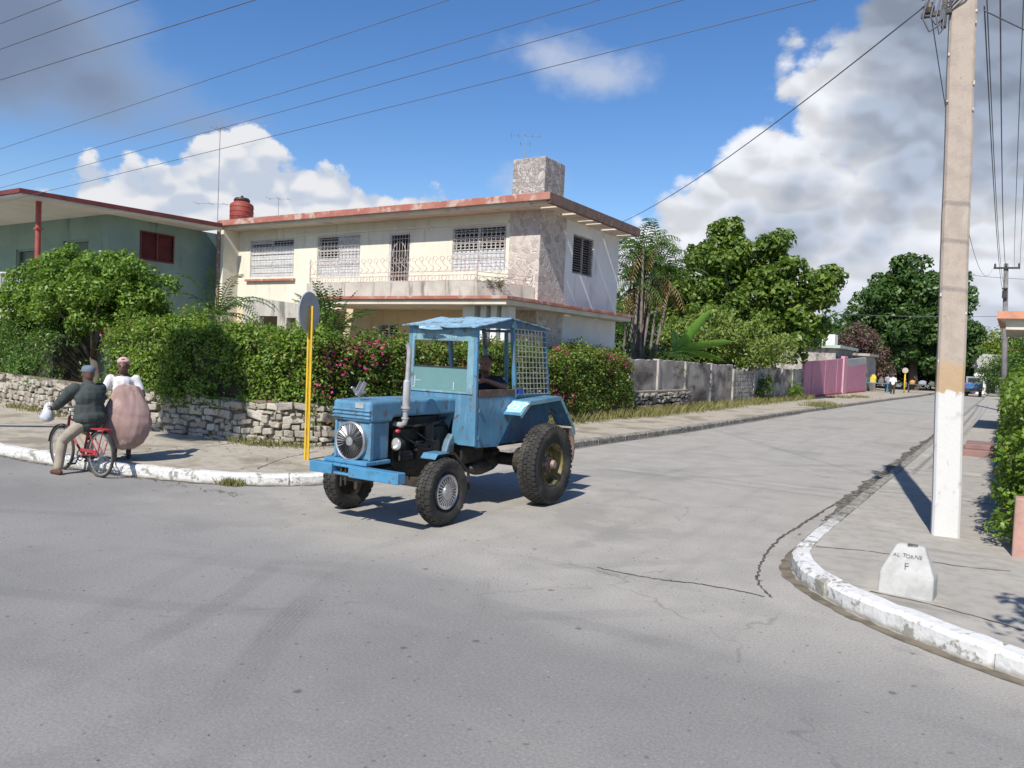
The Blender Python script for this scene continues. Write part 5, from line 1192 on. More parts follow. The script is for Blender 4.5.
for i, (a, b) in enumerate(zip(pil[:-1], pil[1:])):
    r0 = random.Random(i+20); m = MB(); n = 12; top = [tops[i] + r0.uniform(-.03, .03) for _ in range(n+1)]
    x0 = xs(a) + r0.uniform(-.02, .02); z0 = .98 if i in (0, 1) else .1
    poly = [(a+.06, z0), (b-.06, z0)] + [(b-.06 - (b-a-.12)*k/n, top[k]) for k in range(n+1)]
    if i == 4:
        yy = a + .1
        m.box(x0-.14, x0-.03, a+.05, b-.05, .1, 1.84)
        for r in range(9):
            for c in range(8): m.box(x0-.05, x0+.012*r0.random(), a+.07+c*.435+(r % 2)*.12, a+.07+c*.435+(r % 2)*.12+.40, .14+r*.19, .14+r*.19+.172)
        m.build('block_panel', pm('concrete_block', (.34, .315, .285), .95, (.22, .205, .19), scale=3, stain=(.12, .11, .10), sscale=3), F, bevel=.008)
    else:
        m.prism(poly, x0-.14, x0, 'x'); m.build('wall_panel', M_fence if i not in (5, 8) else M_fence2, F, bevel=.01)
for i, y in enumerate(pil): m = MB(); m.box(xs(y)-.2, xs(y)+.06, y-.09, y+.09, .1, tops[min(i, 8)]+.04); m.build('pilaster', M_fence2, F, bevel=.015)
m = MB(); rubble(m, [(-11.12, 25.6), (-11.1, 31.2)], .13, .92, 8, .3, (.2, .5), (.1, .18)); m.box(-11.42, -11.10, 25.55, 31.2, .90, .99); m.build('rubble_base', stone_mat('dirty_rubble', (.20, .17, .145), (.30, .265, .225), (.42, .38, .33), (.08, .07, .06)), F, bevel=.02)
# pink gate
K_ = thing('gate_wall', (-11.2, 65, .15), 'pink painted wall with gate and white louvred strip along the side street', 'gate')
M_pink = pm('pink_paint', (.52, .205, .28), .7, (.47, .185, .25), scale=2, stain=(.33, .13, .18), sscale=1.4, slo=.56, shi=.7)
m = MB()
for k in range(6): a = 53.1 + k*2.3; m.prism([(a, .2), (a+2.26, .2), (a+2.26, 2.5+.036*(a+2.26-53)), (a, 2.5+.036*(a-53))], -11.26, -11.10 + .02*(k % 2), 'x')
m.build('gate_leaf', M_pink, K_, bevel=.01)
m = MB(); m.box(-11.26, -10.98, 67.0, 68.6, .1, 3.2); m.build('gate_post', pm('pale_pink', (.56, .29, .34), .7, (.5, .24, .30), scale=2), K_, bevel=.03)
m = MB(); m.prism([(68.6, .2), (79.4, .2), (79.4, 2.75), (68.6, 2.35)], -11.26, -11.10, 'x'); m.build('wall_panel', M_pink, K_)
m = MB(); 
for k in range(8): m.prism([(68.7, 2.37+k*.08), (79.3, 2.77+k*.08), (79.3, 2.82+k*.08), (68.7, 2.42+k*.08)], -11.25, -11.11, 'x')
m.build('louvre_strip', M_louvre, K_)
m = MB(); m.box(-11.09, -11.02, 53.0, 79.5, .1, .28); m.build('plinth', pm('red_plinth', (.36, .07, .08), .8, (.28, .06, .06), scale=3), K_)
S_ = thing('shed', (-12, 83, .15), 'grey concrete shed end beyond the pink gate', 'shed')
m = MB(); m.box(-16, -11.2, 79.8, 85.5, 0, 3.5); m.build('wall', M_fence2, S_); m = MB(); m.box(-16.2, -10.9, 79.6, 86, 3.5, 3.75); m.build('roof', M_fence, S_); m = MB(); m.prism([(85.5, 0), (87.2, 0), (86.0, 3.3), (85.5, 3.3)], -11.5, -11.2, 'x'); m.build('buttress', M_concrete, S_)
# ------------------------------------------------------------------ poles and wires
def pole_mat():
    m, t, b, co = start('concrete_pole'); s = t.new('ShaderNodeSeparateXYZ'); t.link(co, s.inputs[0]); n = t.noise(co, 6, 8, .6); g = t.noise(co, 90, 4, .7)
    c = t.mix(t.ss(n, .42, .64), (.385, .32, .265), (.33, .275, .23)); c = t.mix(t.ss(t.noise(t.mapping(co, (1, 1, .25)), 9, 6), .58, .72), c, (.42, .365, .31)); c = t.mix(t.math('MULTIPLY', t.ss(t.noise(co, 13, 7, .7), .62, .68), .8), c, (.25, .19, .15))
    zb = t.math('ADD', s.outputs[2], t.math('MULTIPLY', t.math('SUBTRACT', n, .5), .34)); och = t.ss(zb, 2.12, 1.95); c = t.mix(t.math('MULTIPLY', och, .6), c, (.42, .27, .12))
    wh = t.ss(zb, 1.72, 1.70); w_ = t.mix(t.ss(n, .56, .72), (.56, .55, .53), (.45, .425, .40)); w_ = t.mix(t.math('MULTIPLY', t.ss(t.noise(t.mapping(co, (1, 1, .45)), 9, 8, .7), .57, .64), .6), w_, (.34, .31, .31))
    c = t.mix(wh, c, w_); v = t.new('ShaderNodeVectorMath', operation='SCALE'); t.link(c, v.inputs[0]); t.link(t.math('MULTIPLY_ADD', g, .3, .85), v.inputs['Scale']); t.link(v.outputs[0], b.inputs['Base Color']); b.inputs['Roughness'].default_value = .9
    bump(t, b, t.math('ADD', g, n), .4, .01); return m
PO = thing('utility_pole', (-.51, 10.45, .15), 'concrete utility pole with whitewashed foot on the right pavement corner', 'utility pole')
m = MB(); pb = Vector((-.51, 10.58, .15)); N_ = 16; rings = []
for k in range(N_+1):
    z = 8.6*k/N_; q = k/N_; wx, wy = .148-.012*q, .13-.01*q; cx = pb.x - .026*z*1.0 + .004*math.sin(k*1.7); ch = .028
    cxx, cyy = cx, pb.y
    ring = [(-wx+ch, -wy), (wx-ch, -wy), (wx, -wy+ch), (wx, wy-ch), (wx-ch, wy), (-wx+ch, wy), (-wx, wy-ch), (-wx, -wy+ch)]
    a_ = R(7); rings += [(cxx + x*math.cos(a_) - y*math.sin(a_), cyy + x*math.sin(a_) + y*math.cos(a_), pb.z - .03 + z) for x, y in ring]
m.add(rings, [(i*8+j, i*8+(j+1) % 8, (i+1)*8+(j+1) % 8, (i+1)*8+j) for i in range(N_) for j in range(8)] + [tuple(range(N_*8, N_*8+8))])
m.build('shaft', pole_mat(), PO, bevel=.006)
px = lambda z: pb.x - .026*(z-.12)
m = MB(); r0 = random.Random(3)
for k in range(9): z = r0.uniform(1.9, 6.4); sd_ = r0.choice((-1, 1)); a_ = R(7); x, y = sd_*.132, -.128 + r0.uniform(0, .03); m.box(*(lambda c, d: (c-d, c+d))(px(z) + x*math.cos(a_)-y*math.sin(a_), r0.uniform(.006, .010)), *(lambda c: (c-.012, c+.012))(pb.y + x*math.sin(a_)+y*math.cos(a_)), z, z+r0.uniform(.015, .05))
m.build('chipped_edge', pm('chip_light', (.55, .49, .42), .9, (.4, .33, .27), scale=30), PO)
M_cable = pm('black_cable', (.10, .105, .13), .6)
m = MB()
for z in (6.28, 6.5, 7.2, 7.5): m.box(px(z)-.42, px(z)-.1, 10.40, 10.46, z-.025, z+.025); m.lathe([(.05, -.06), (.06, 0), (.05, .06)], (px(z)-.34, 10.43, z+.07), 'z', 12)
m.box(px(6.4)-.2, px(6.4)-.15, 10.38, 10.46, 6.1, 6.7); m.build_each('bracket', M_steel, PO)
m = MB()
for dx, zz, w_ in ((-.36, 6.05, .16), (-.28, 6.12, .10), (-.22, 6.0, .05)):
    c0 = V(px(6.4)+dx, 10.38, 6.42); m.tube([c0, c0 + V(-.03, -.03, -.2), V(c0.x + w_*.3, 10.34, zz), V(c0.x + w_*.9, 10.36, zz+.06), V(c0.x + w_, 10.40, 6.35)], .011, 6)
for k in range(6): z = 6.25 + k*.05; m.tube([(px(z)-.2, 10.42, z+.02), (px(z)-.1, 10.44, z+.05), (px(z)+.03, 10.42, z+.16+.05*k), (px(z)+.17, 10.52, z+.30)], .011, 6)
m.build('cable_loop', M_cable, PO, smooth=True)
def wire(pts, r, label, name='overhead_wire', group='overhead wires'):
    m = MB(); m.tube(pts, r, 6); return tag(m.build(name, M_cable, None, smooth=True), label, 'wire', group)
def sagw(a, b, sag, n=28): a = Vector(a); b = Vector(b); return [a.lerp(b, k/n) - V(0, 0, sag*4*(k/n)*(1-k/n)) for k in range(n+1)]
RG = .0056
wire(sagw((-.75, 10.45, 7.62), (-46, 10.45, 5.0), .0), RG, 'uppermost of the three dark wires crossing above the cream house roof')
wire(sagw((-.7, 10.45, 7.30), (-46, 10.45, 4.9), .12), RG, 'middle one of the three dark wires crossing above the cream house roof')
wire(sagw((-.7, 10.45, 6.82), (-46, 10.45, 4.6), .12), RG, 'lowest of the three dark wires crossing above the cream house roof')
wire(sagw((28, 7, 7.75), (-46, 7, 7.6), .02), .007, 'short wire across the extreme top left corner of the sky')
wire(sagw((28, 7.0, 7.35), (-46, 7, 7.1), .02), .007, 'wire below the corner wire, crossing the dark cloud at top left')
wire(sagw((28, 7, 6.75), (-46, 7, 6.55), .0), .007, 'faint thin wire crossing the lower part of the dark cloud at top left')
wire(sagw((-.8, 10.6, 8.45), (-46, 10.45, 5.7), .0), .006, 'faint thin wire high in the blue sky above the three dark wires')
wire(sagw((px(6.4)-.34, 10.42, 6.42), (-11.42, 24.6, 6.78), .25), .009, 'service cable from the pole top down to the right roof edge of the cream house')
FPX = -.33
for i, (x0, z0, x1, z1, sg, r_, lb) in enumerate(((.0, 7.9, .31, 8.1, .6, .008, 'rightmost of the wires fanning down from the pole to the far pole'), (-.1, 7.5, .05, 8.15, .9, .007, 'wire second from the right in the fan between the two poles'), (-.35, 7.2, -.3, 8.1, 1.0, .010, 'thick wire in the middle of the fan right of the pole'), (-.45, 6.6, -.35, 7.2, .8, .007, 'wire close along the right edge of the pole'), (-.45, 6.3, -.36, 6.7, .7, .008, 'lowest wire of the fan, running to the middle of the far pole'))):
    wire(sagw((x0, 10.5, z0), (x1, 52, z1), sg), r_, lb, group='wires between the poles')
wire(sagw((-1.1, 10.4, 6.9), (-1.0, 52, 8.15), 1.6), .007, 'wire hanging behind the left edge of the pole', group='wires between the poles')
wire(sagw((-.45, 10.5, 6.25), (3.5, 15, 5.4), .1), .008, 'cable dropping from the pole to the house at the right edge')
wire(sagw((-12.5, 72, 6.9), (6, 70, 7.0), .25), .022, 'thin pale wire across the far street in front of the big dark tree')
wire(sagw((-3.0, 55, 8.3), (7, 53, 7.7), .3), .014, 'thin wire crossing the sky just left of the far pole')
UP = thing('utility_pole', (-.18, 52, .15), 'far grey utility pole with a crossarm beyond the hedge on the right', 'utility pole')
m = MB(); m.tube([(-.02, 52, 0), (-.36, 52, 8.45)], [.17, .12], 10); m.build('shaft', pm('far_pole', (.20, .19, .18), .9, (.15, .14, .135), scale=3), UP, smooth=True)
m = MB(); m.bar((-.95, 51.85, 8.2), (.32, 51.85, 8.18), .1, .1); m.build('crossarm', M_steel, UP)
for x in (-.88, -.35, .26): m = MB(); m.lathe([(.02, 0), (.06, .04), (.045, .1), (.06, .14), (.03, .22)], (x, 51.85, 8.24), 'z', 10); m.build('insulator', M_steel, UP)
m = MB(); m.box(-.48, -.2, 51.75, 51.85, 7.0, 7.08); m.box(-.46, -.2, 51.7, 51.85, 6.5, 6.9); m.build('fuse_box', M_steel, UP)
# ------------------------------------------------------------------ sign, corner stone, right hand things
M_yellow = pm('yellow_paint', (.62, .40, .02), .5, (.55, .34, .02), scale=5, stain=(.20, .13, .05), sscale=7, slo=.62, shi=.68)
SG = thing('road_sign', (-9.88, 9.25, .15), 'grey back of a round road sign on a yellow post at the left corner', 'road sign')
m = MB(); a_ = R(32); ca, sa = math.cos(a_), math.sin(a_)
def rp(x, y): return (-9.88 + x*ca - y*sa, 9.25 + x*sa + y*ca)
for x in (-.028, .028): p = rp(x, 0); m.bar((*p, .1), (p[0]-.02, p[1], 2.74), .034, .03, up=(ca, sa, 0))
p = rp(0, .012); m.bar((*p, .1), (p[0]-.02, p[1], 2.72), .03, .012, up=(ca, sa, 0)); m.build('post', M_yellow, SG, bevel=.004)
m = MB(); m.lathe([(0, -.006), (.335, -.006), (.345, .01), (.335, .012), (0, .004)], (0, 0, 0), 'y', 40)
b_ = R(32+75); m.v = [(-9.885 + x*math.cos(b_) - (y+.05)*math.sin(b_), 9.27 + x*math.sin(b_) + (y+.05)*math.cos(b_), 2.64 + z) for x, y, z in m.v]
m.build('sign_disc', pm('grey_sign_back', (.36, .38, .41), .5, (.31, .33, .36), scale=4, metal=.3), SG, smooth=True, autos=40)
CS = thing('corner_stone', (-.62, 7.5, .15), 'small white street name stone lettered AL TORNE F on the right pavement', 'stone')
# tapered block with a sloping front; front faces the crossing
M_cs = pm('white_stone', (.41, .405, .385), .85, (.34, .335, .318), scale=7, stain=(.30, .295, .28), sscale=4, slo=.6, shi=.7, bmp=.4, bscale=30)
cx, cy, an = -.62, 7.52, R(-4); 
def cs(x, y, z): return (cx + x*math.cos(an) - y*math.sin(an), cy + x*math.sin(an) + y*math.cos(an), .15 + z)
m = MB(); lv = [(-.02, .215, -.13, .15), (.165, .212, -.095, .14), (.195, .205, -.085, .135), (.40, .115, .03, .11), (.415, .10, .045, .10)]
vs = [cs(x, y, z) for (z, w_, y0, y1) in lv for x, y in ((-w_, y0), (w_, y0), (w_, y1), (-w_, y1))]
m.add(vs, [(i*4+j, i*4+(j+1) % 4, (i+1)*4+(j+1) % 4, (i+1)*4+j) for i in range(len(lv)-1) for j in range(4)] + [(16, 17, 18, 19)])
m.build('block', M_cs, CS, bevel=.02, seg=3)
M_letter = pm('faded_black', (.07, .07, .07), .8, (.16, .16, .16), scale=25)
slp = math.atan2(.40-.195, .115)
c1 = cs(0, -.085 + .115*.62, .195 + .205*.62); c2 = cs(0, -.085 + .115*.2, .195 + .205*.2)
handtext('AL TORNE', M_letter, CS, (c1[0]-.01, c1[1]-.003, c1[2]+.0015), .047, (slp, 0, an), 'name_lettering', 4)
handtext('F', M_letter, CS, (c2[0]-.005, c2[1]-.003, c2[2]+.0015), .078, (slp, 0, an), 'name_lettering', 2)
m = MB(); m.box(*sorted((cs(-.02, 0, 0)[0], cs(.06, 0, 0)[0])), 7.55, 7.58, .545, .572); m.build('chip', M_letter, CS)
GP = thing('garden_wall', (.35, 12, .15), 'low pinkish garden wall end below the right hand hedge', 'wall')
m = MB(); m.box(.155, .40, 9.85, 10.06, .12, .78); m.build('end_pier', pm('salmon_render', (.43, .255, .205), .85, (.37, .22, .18), scale=4, stain=(.30, .19, .16), sscale=4), GP, bevel=.015)
m = MB(); m.box(.22, .40, 10.06, 40, .12, .45); m.build('base_course', pm('salmon_base', (.40, .25, .20), .9, (.25, .19, .16), scale=3), GP)
m = MB(); m.box(-1.1, .2, 21.4, 23.0, .12, .30); m.box(-.75, .2, 21.7, 23.0, .30, .42); tag(m.build('entrance_step', pm('red_step', (.26, .15, .135), .85, (.21, .13, .115), scale=3), None, bevel=.015), 'low red painted step on the right pavement behind the pole', 'step')
HR = thing('house', (2.5, 33, .15), 'house at the right edge of which only an orange edged canopy shows', 'house')
m = MB(); m.prism([(-.36, 29.9), (6, 29.9), (6, 36), (-.30, 36)], 3.96, 4.2); m.build('canopy', pm('orange_edge', (.55, .25, .15), .8, (.46, .21, .14), scale=3), HR)
m = MB(); m.prism([(-.30, 29.96), (6, 29.96), (6, 36), (.1, 36)], 3.94, 3.958); m.prism([(-.1, 30.15), (6, 30.15), (6, 35.8), (-.1, 35.8)], 3.62, 3.94); m.build('canopy_soffit', M_soffit, HR)
m = MB(); m.box(1.4, 8, 30.6, 42, 0, 3.62); m.build('wall', wallm('blue_grey_wall', (.35, .36, .42), (.3, .31, .36), (.2, .2, .22)), HR); m = MB(); m.box(.75, .95, 30.3, 30.5, .1, 3.62); m.build('porch_column', M_whitewall, HR)
# ------------------------------------------------------------------ vegetation
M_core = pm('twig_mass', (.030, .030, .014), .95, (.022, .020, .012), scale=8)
M_bark = pm('bark_grey', (.20, .165, .13), .9, (.12, .10, .08), scale=6, bmp=.6, bscale=25); M_bark2 = pm('bark_dark', (.10, .08, .06), .9, (.06, .05, .04), scale=6, bmp=.6, bscale=20)
L_hedge = leafmat('hedge_leaf', (.060, .115, .016), (.125, .215, .028), (.25, .35, .055), .35, extra=((.28, .22, .08), .03))
L_hedge2 = leafmat('hedge_leaf_dark', (.030, .075, .016), (.065, .14, .026), (.125, .215, .04))
L_boug = leafmat('bougainvillea_leaf', (.045, .085, .014), (.095, .165, .025), (.19, .25, .045), extra=((.24, .085, .04), .08))
L_flower = leafmat('magenta_flower', (.42, .025, .13), (.58, .05, .20), (.66, .13, .26), .35)
L_round = leafmat('round_tree_leaf', (.055, .115, .016), (.115, .21, .028), (.22, .33, .055), .32)
L_big = leafmat('broad_tree_leaf', (.028, .065, .014), (.085, .155, .025), (.22, .28, .045))
L_lime = leafmat('lime_shrub_leaf', (.07, .115, .022), (.15, .215, .04), (.27, .33, .08))
L_far = leafmat('far_tree_leaf', (.018, .052, .014), (.045, .10, .024), (.10, .165, .04), .2)
L_farlime = leafmat('far_lime_leaf', (.06, .10, .012), (.14, .20, .02), (.26, .32, .04), .3)
L_purple = leafmat('purple_leaf', (.055, .028, .03), (.10, .055, .05), (.17, .10, .09), .2)
L_palm = leafmat('palm_leaf', (.03, .065, .015), (.06, .12, .025), (.13, .19, .04)); L_dry = leafmat('dry_frond', (.16, .09, .035), (.26, .16, .06), (.36, .24, .10))
L_grass = leafmat('grass_blade', (.08, .10, .03), (.18, .17, .06), (.32, .28, .13))
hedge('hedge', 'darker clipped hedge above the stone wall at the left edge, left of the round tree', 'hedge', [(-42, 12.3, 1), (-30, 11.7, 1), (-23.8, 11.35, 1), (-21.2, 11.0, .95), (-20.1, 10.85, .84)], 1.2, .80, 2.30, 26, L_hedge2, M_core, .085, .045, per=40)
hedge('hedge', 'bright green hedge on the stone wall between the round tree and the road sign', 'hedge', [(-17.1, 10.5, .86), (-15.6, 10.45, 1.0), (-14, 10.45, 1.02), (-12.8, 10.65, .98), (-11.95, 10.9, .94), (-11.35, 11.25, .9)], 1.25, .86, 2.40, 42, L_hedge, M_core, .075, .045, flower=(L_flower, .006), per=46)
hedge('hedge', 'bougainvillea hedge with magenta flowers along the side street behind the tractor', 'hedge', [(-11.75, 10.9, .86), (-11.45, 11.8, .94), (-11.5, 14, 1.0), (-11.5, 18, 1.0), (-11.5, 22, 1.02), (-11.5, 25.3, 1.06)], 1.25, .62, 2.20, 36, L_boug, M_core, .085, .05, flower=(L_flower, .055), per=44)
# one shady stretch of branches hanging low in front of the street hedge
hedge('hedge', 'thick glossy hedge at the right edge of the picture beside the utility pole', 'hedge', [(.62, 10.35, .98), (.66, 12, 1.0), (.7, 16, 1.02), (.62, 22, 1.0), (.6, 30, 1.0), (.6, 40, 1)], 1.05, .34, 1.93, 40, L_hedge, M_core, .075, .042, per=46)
tree('round_tree', 'small tree with a rounded light green crown growing behind the stone wall at left', 'tree', (-19.5, 11.2, .15), [(-22.0, 11.4, 3.15, 1.3, 1.2, .85), (-20.4, 11.3, 3.45, 1.5, 1.25, .85), (-18.9, 11.3, 3.15, 1.3, 1.2, .85), (-22.5, 11.4, 2.8, 1.0, 1.1, .6), (-18.6, 11.2, 2.85, 1.0, 1.1, .55), (-20.4, 11.0, 2.95, 1.6, 1.1, .7)], 430, .26, 110, .11, .062, L_round, M_bark2, .12, .42, 14, shell=.84)
# little palm left of the cream house, and one by the porch
def palm(name, label, base, h, n, L_, mat, el0=(.1, 1.3), droop=1.1, leaf=.35, tr=.08, group=None, dry=0):
    P_ = thing(name, base, label, 'palm', group); b = Vector(base); m = MB(); m.tube([b - V(0, 0, .1), b + V(.02, 0, h*.5), b + V(0, 0, h)], [tr*1.25, tr, tr*.9], 9); m.build('trunk', M_bark, P_, smooth=True); m = MB()
    for k in range(n): frond(m, b + V(0, 0, h), 2.4*k + random.uniform(-.2, .2), random.uniform(*el0), L_*random.uniform(.8, 1.1), droop/L_*1.3, leaf, 20, .045, .018)
    m.build('fronds', mat, P_)
    return P_
L_palmd = leafmat('palm_leaf_deep', (.020, .050, .016), (.045, .095, .025), (.08, .14, .035))
palm('palm', 'low feathery palm behind the bright hedge beside the green house', (-20.0, 15, .15), 2.75, 22, 2.1, L_palmd, (.1, 1.3), 1.5, .32, .10)
palm('palm', 'bushy palm in front of the porch just right of the road sign', (-14.75, 14.4, .15), 2.1, 20, 1.7, L_palmd, (.5, 1.45), 1.0, .30, .08)
def shrub(name, label, base, r, h, k, mat, L=.1, W=.05, per=70, cat='shrub', group=None, z=.5, bark=M_bark2):
    return tree(name, label, cat, base, [(base[0], base[1], base[2]+h*z, r, r, h*.5), (base[0]+r*.4, base[1]+.1, base[2]+h*z*.8, r*.7, r*.7, h*.35), (base[0]-r*.5, base[1]-.1, base[2]+h*z*.8, r*.6, r*.6, h*.35)], k, r*.34, per, L, W, mat, bark, max(.02, r*.04), .4, 7, group)
shrub('shrub', 'pale green loose bush below the road sign palm, behind the hedge', (-14.2, 13.3, .15), 1.0, 2.3, 60, L_lime, .10, .05, 60)
# multi stemmed palm behind the house
CP = thing('palm_clump', (-13.1, 30, .15), 'tall clump of slender palms with many bare stems behind the cream house', 'palm')
r0 = random.Random(12); m = MB(); mf = MB(); md = MB()
for k in range(13):
    a = r0.uniform(0, 2*PI); b = V(-13.1+r0.uniform(-.9, .9), 30+r0.uniform(-1, 1), 0); h = r0.uniform(4.9, 7.2); dx = r0.uniform(-.5, 1.0); t_ = b + V(dx, r0.uniform(-.6, .6), h)
    m.tube([b, b.lerp(t_, .45) + V(-.06, 0, 0), t_], [.07, .06, .05], 7)
    for j in range(9): frond(mf, t_, r0.uniform(0, 2*PI), r0.uniform(.25, 1.4), r0.uniform(1.5, 2.1), 1.25, .42, 14, .06, .02, .3)
    for j in range(3): frond(md, t_ - V(0, 0, .05), r0.uniform(0, 2*PI), r0.uniform(-.9, -.2), r0.uniform(1.2, 1.7), 1.2, .30, 10, .05, .015, .1)
m.build('trunk', pm('palm_stem', (.16, .13, .11), .85, (.10, .085, .07), scale=3), CP, smooth=True); mf.build('fronds', L_palm, CP); md.build('dry_fronds', L_dry, CP)
for bx_, by_, lb in ((-12.55, 31.2, 'dark cycad like palm behind the street wall, left of the banana plant'),):
    palm('palm', lb, (bx_, by_, .15), 2.0, 22, 2.0, L_palmd, (-.2, .9), .9, .30, .15)
# banana
BN = thing('banana_plant', (-12.4, 33.2, .15), 'banana plant with big bright leaves behind the street wall', 'banana plant')
m = MB(); m.tube([(-12.4, 33.2, 0), (-12.38, 33.15, 2.4)], [.10, .06], 9); m.tube([(-12.4, 33.2, 2.2), (-12.42, 33.1, 4.1)], [.03, .012], 6); m.build('stem', pm('banana_stem', (.20, .28, .07), .6, (.15, .19, .06), scale=4), BN, smooth=True)
def bananaleaf(m, b, az, el, L_, w_, droop, roll=0):
    p = Vector(b); d = V(math.cos(az)*math.cos(el), math.sin(az)*math.cos(el), math.sin(el)); n = 14; vs = []
    for i in range(n+1):
        s_ = i/n; sd_ = d.cross(V(0, 0, 1)).normalized(); u = sd_.cross(d); sd_, u = sd_*math.cos(roll) + u*math.sin(roll), u*math.cos(roll) - sd_*math.sin(roll); ww = w_*math.sin(PI*min(1, .06+.94*s_)**.8)**.7 + .01
        for q in (-1, 0, 1): vs.append(p + sd_*q*ww*.5*random.uniform(.9, 1.05) + u*abs(q)*ww*.22)
        d = (d - V(0, 0, droop*L_/n)).normalized(); p = p + d*L_/n
    m.add(vs, [(3*i+j, 3*i+j+1, 3*i+j+4, 3*i+j+3) for i in range(n) for j in range(2)])
m = MB(); bananaleaf(m, (-12.38, 33.15, 2.45), R(15), R(60), 2.5, .52, .12, 1.0); bananaleaf(m, (-12.38, 33.1, 2.45), R(10), R(22), 2.5, .52, .10, .8); bananaleaf(m, (-12.38, 33.1, 2.3), R(5), R(14), 2.2, .5, .25, .6); bananaleaf(m, (-12.38, 33.15, 2.2), R(190), R(40), 1.8, .45, .7); bananaleaf(m, (-12.38, 33.15, 2.3), R(120), R(60), 1.9, .45, .5)
m.build('leaf', leafmat('banana_leaf', (.10, .22, .03), (.16, .32, .05), (.22, .40, .07), .4), BN, smooth=True)
# mid trees
tree('broad_tree', 'large broad leaved tree with uneven crown behind the street wall', 'tree', (-15.2, 50, .15),
     [(-16.2, 50, 8.2, 2.3, 2.4, 2.0), (-13.2, 51, 7.4, 2.5, 2.6, 1.9), (-18.4, 50, 6.4, 2.2, 2.6, 1.8), (-11.4, 51, 5.5, 2.2, 2.6, 2.2), (-15.4, 49.5, 5.2, 3.4, 2.6, 2.3), (-10.0, 51.5, 7.2, 1.3, 1.6, 1.3), (-15.8, 50, 10.4, 1.1, 1.1, .9), (-11.6, 51, 3.8, 2.2, 2.2, 1.5), (-12.9, 51, 9.6, .9, .9, .8), (-17.6, 50, 9.0, 1.0, 1.0, .8), (-14.5, 50, 8.8, 1.5, 1.6, 1.2), (-19.6, 50, 4.6, 1.8, 2, 1.7)], 330, .66, 95, .36, .22, L_big, M_bark, .30, .5, 26, lean=(0, 0), shell=.6)
tree('fruit_tree', 'light green drooping tree leaning over the street wall right of the banana plant', 'tree', (-13.2, 40, .15),
     [(-13.3, 39.6, 3.4, 1.9, 1.6, 1.5), (-12.0, 41, 3.0, 1.5, 1.6, 1.3), (-14.6, 39, 2.9, 1.5, 1.5, 1.2), (-11.5, 42.5, 2.9, 1.2, 1.5, .9), (-11.3, 45.5, 3.0, 1.2, 1.5, .9)], 230, .48, 90, .24, .085, L_lime, M_bark, .12, .5, 14, droop=.8)
shrub('shrub', 'deep green shrub filling the gap behind the banana plant', (-15.5, 41, .15), 2.6, 4.2, 120, L_big, .22, .12, 70)
shrub('shrub', 'green bush behind the house, below the palm clump', (-14.6, 32.5, .15), 1.6, 4.4, 110, L_hedge2, .17, .09, 70)
shrub('shrub', 'small dark bush against the street wall right of the block panel', (-10.95, 42.6, .15), .55, 1.6, 40, L_hedge2, .10, .05, 50, z=.52)
shrub('shrub', 'small leafy weed bush at the foot of the wall near the pink gate', (-10.85, 49.6, .15), .5, 1.1, 30, L_hedge, .10, .05, 50)
# far trees
tree('spreading_tree', 'huge dark spreading tree at the far end of the side street, behind the pole', 'tree', (-8.9, 100, .15),
     [(-9.8, 100, 11.6, 3.8, 4, 3.3), (-12.6, 100, 9.6, 3.4, 4, 3.2), (-7.0, 100, 10.4, 3.6, 4, 3.3), (-13.8, 100, 6.8, 2.8, 4, 2.4), (-9.0, 98.5, 6.8, 4.2, 4, 3.0), (-5.6, 100, 7.4, 2.8, 4, 2.9), (-5.6, 101, 4.6, 2.6, 3, 2.0), (-10.6, 99, 4.2, 3.6, 3, 1.9), (-10.8, 100, 14.2, 1.6, 2, 1.3)], 380, .95, 100, .52, .32, L_far, M_bark2, .5, .42, 22, shell=.6)
shrub('shrub', 'reddish purple leaved bush beyond the pink gate', (-13.2, 88.5, .15), 2.6, 6.3, 110, L_purple, .3, .17, 70, z=.55)
FT = 'far trees along the street end'
for i, (x, y, r, h, mat, lb) in enumerate(((-1.2, 118, 3.6, 8.5, L_farlime, 'yellow green tree just right of the near pole at the street end'), (1.6, 100, 3.0, 8.5, L_farlime, 'lime green tree behind the far pole'), (3.0, 76, 2.6, 7.5, L_hedge2, 'green tree behind the canopy at the right edge'), (-.2, 90, 1.9, 4.2, L_far, 'dark bush at the right kerb beside the far pole'), (-20, 112, 6.5, 9.5, L_far, 'dark trees above the pink gate at the street end'), (-27, 84, 5, 8, L_big, 'green tree filling the gap left of the purple bush'), (-30, 62, 5, 7.5, L_big, 'distant tree behind the broad leaved tree'), (-2.4, 128, 4.0, 5.5, L_far, 'dark undergrowth closing the end of the street'), (-10.5, 112, 5.0, 6.0, L_far, 'dark bushes in the shade under the huge spreading tree'), (-5.5, 110, 4.0, 5.0, L_far, 'dark bushes right of the trunk of the huge spreading tree'), (-15.5, 104, 3.5, 5.5, L_far, 'dark bush left of the huge spreading tree'))):
    tree('far_tree', lb, 'tree', (x, y, .1), [(x, y, h*.62, r, r, h*.36), (x+r*.45, y, h*.42, r*.75, r*.7, h*.3), (x-r*.5, y, h*.45, r*.7, r*.7, h*.3)], 110, r*.30, 60, r*.10, r*.055, mat, M_bark2, r*.05, .4, 8, FT)
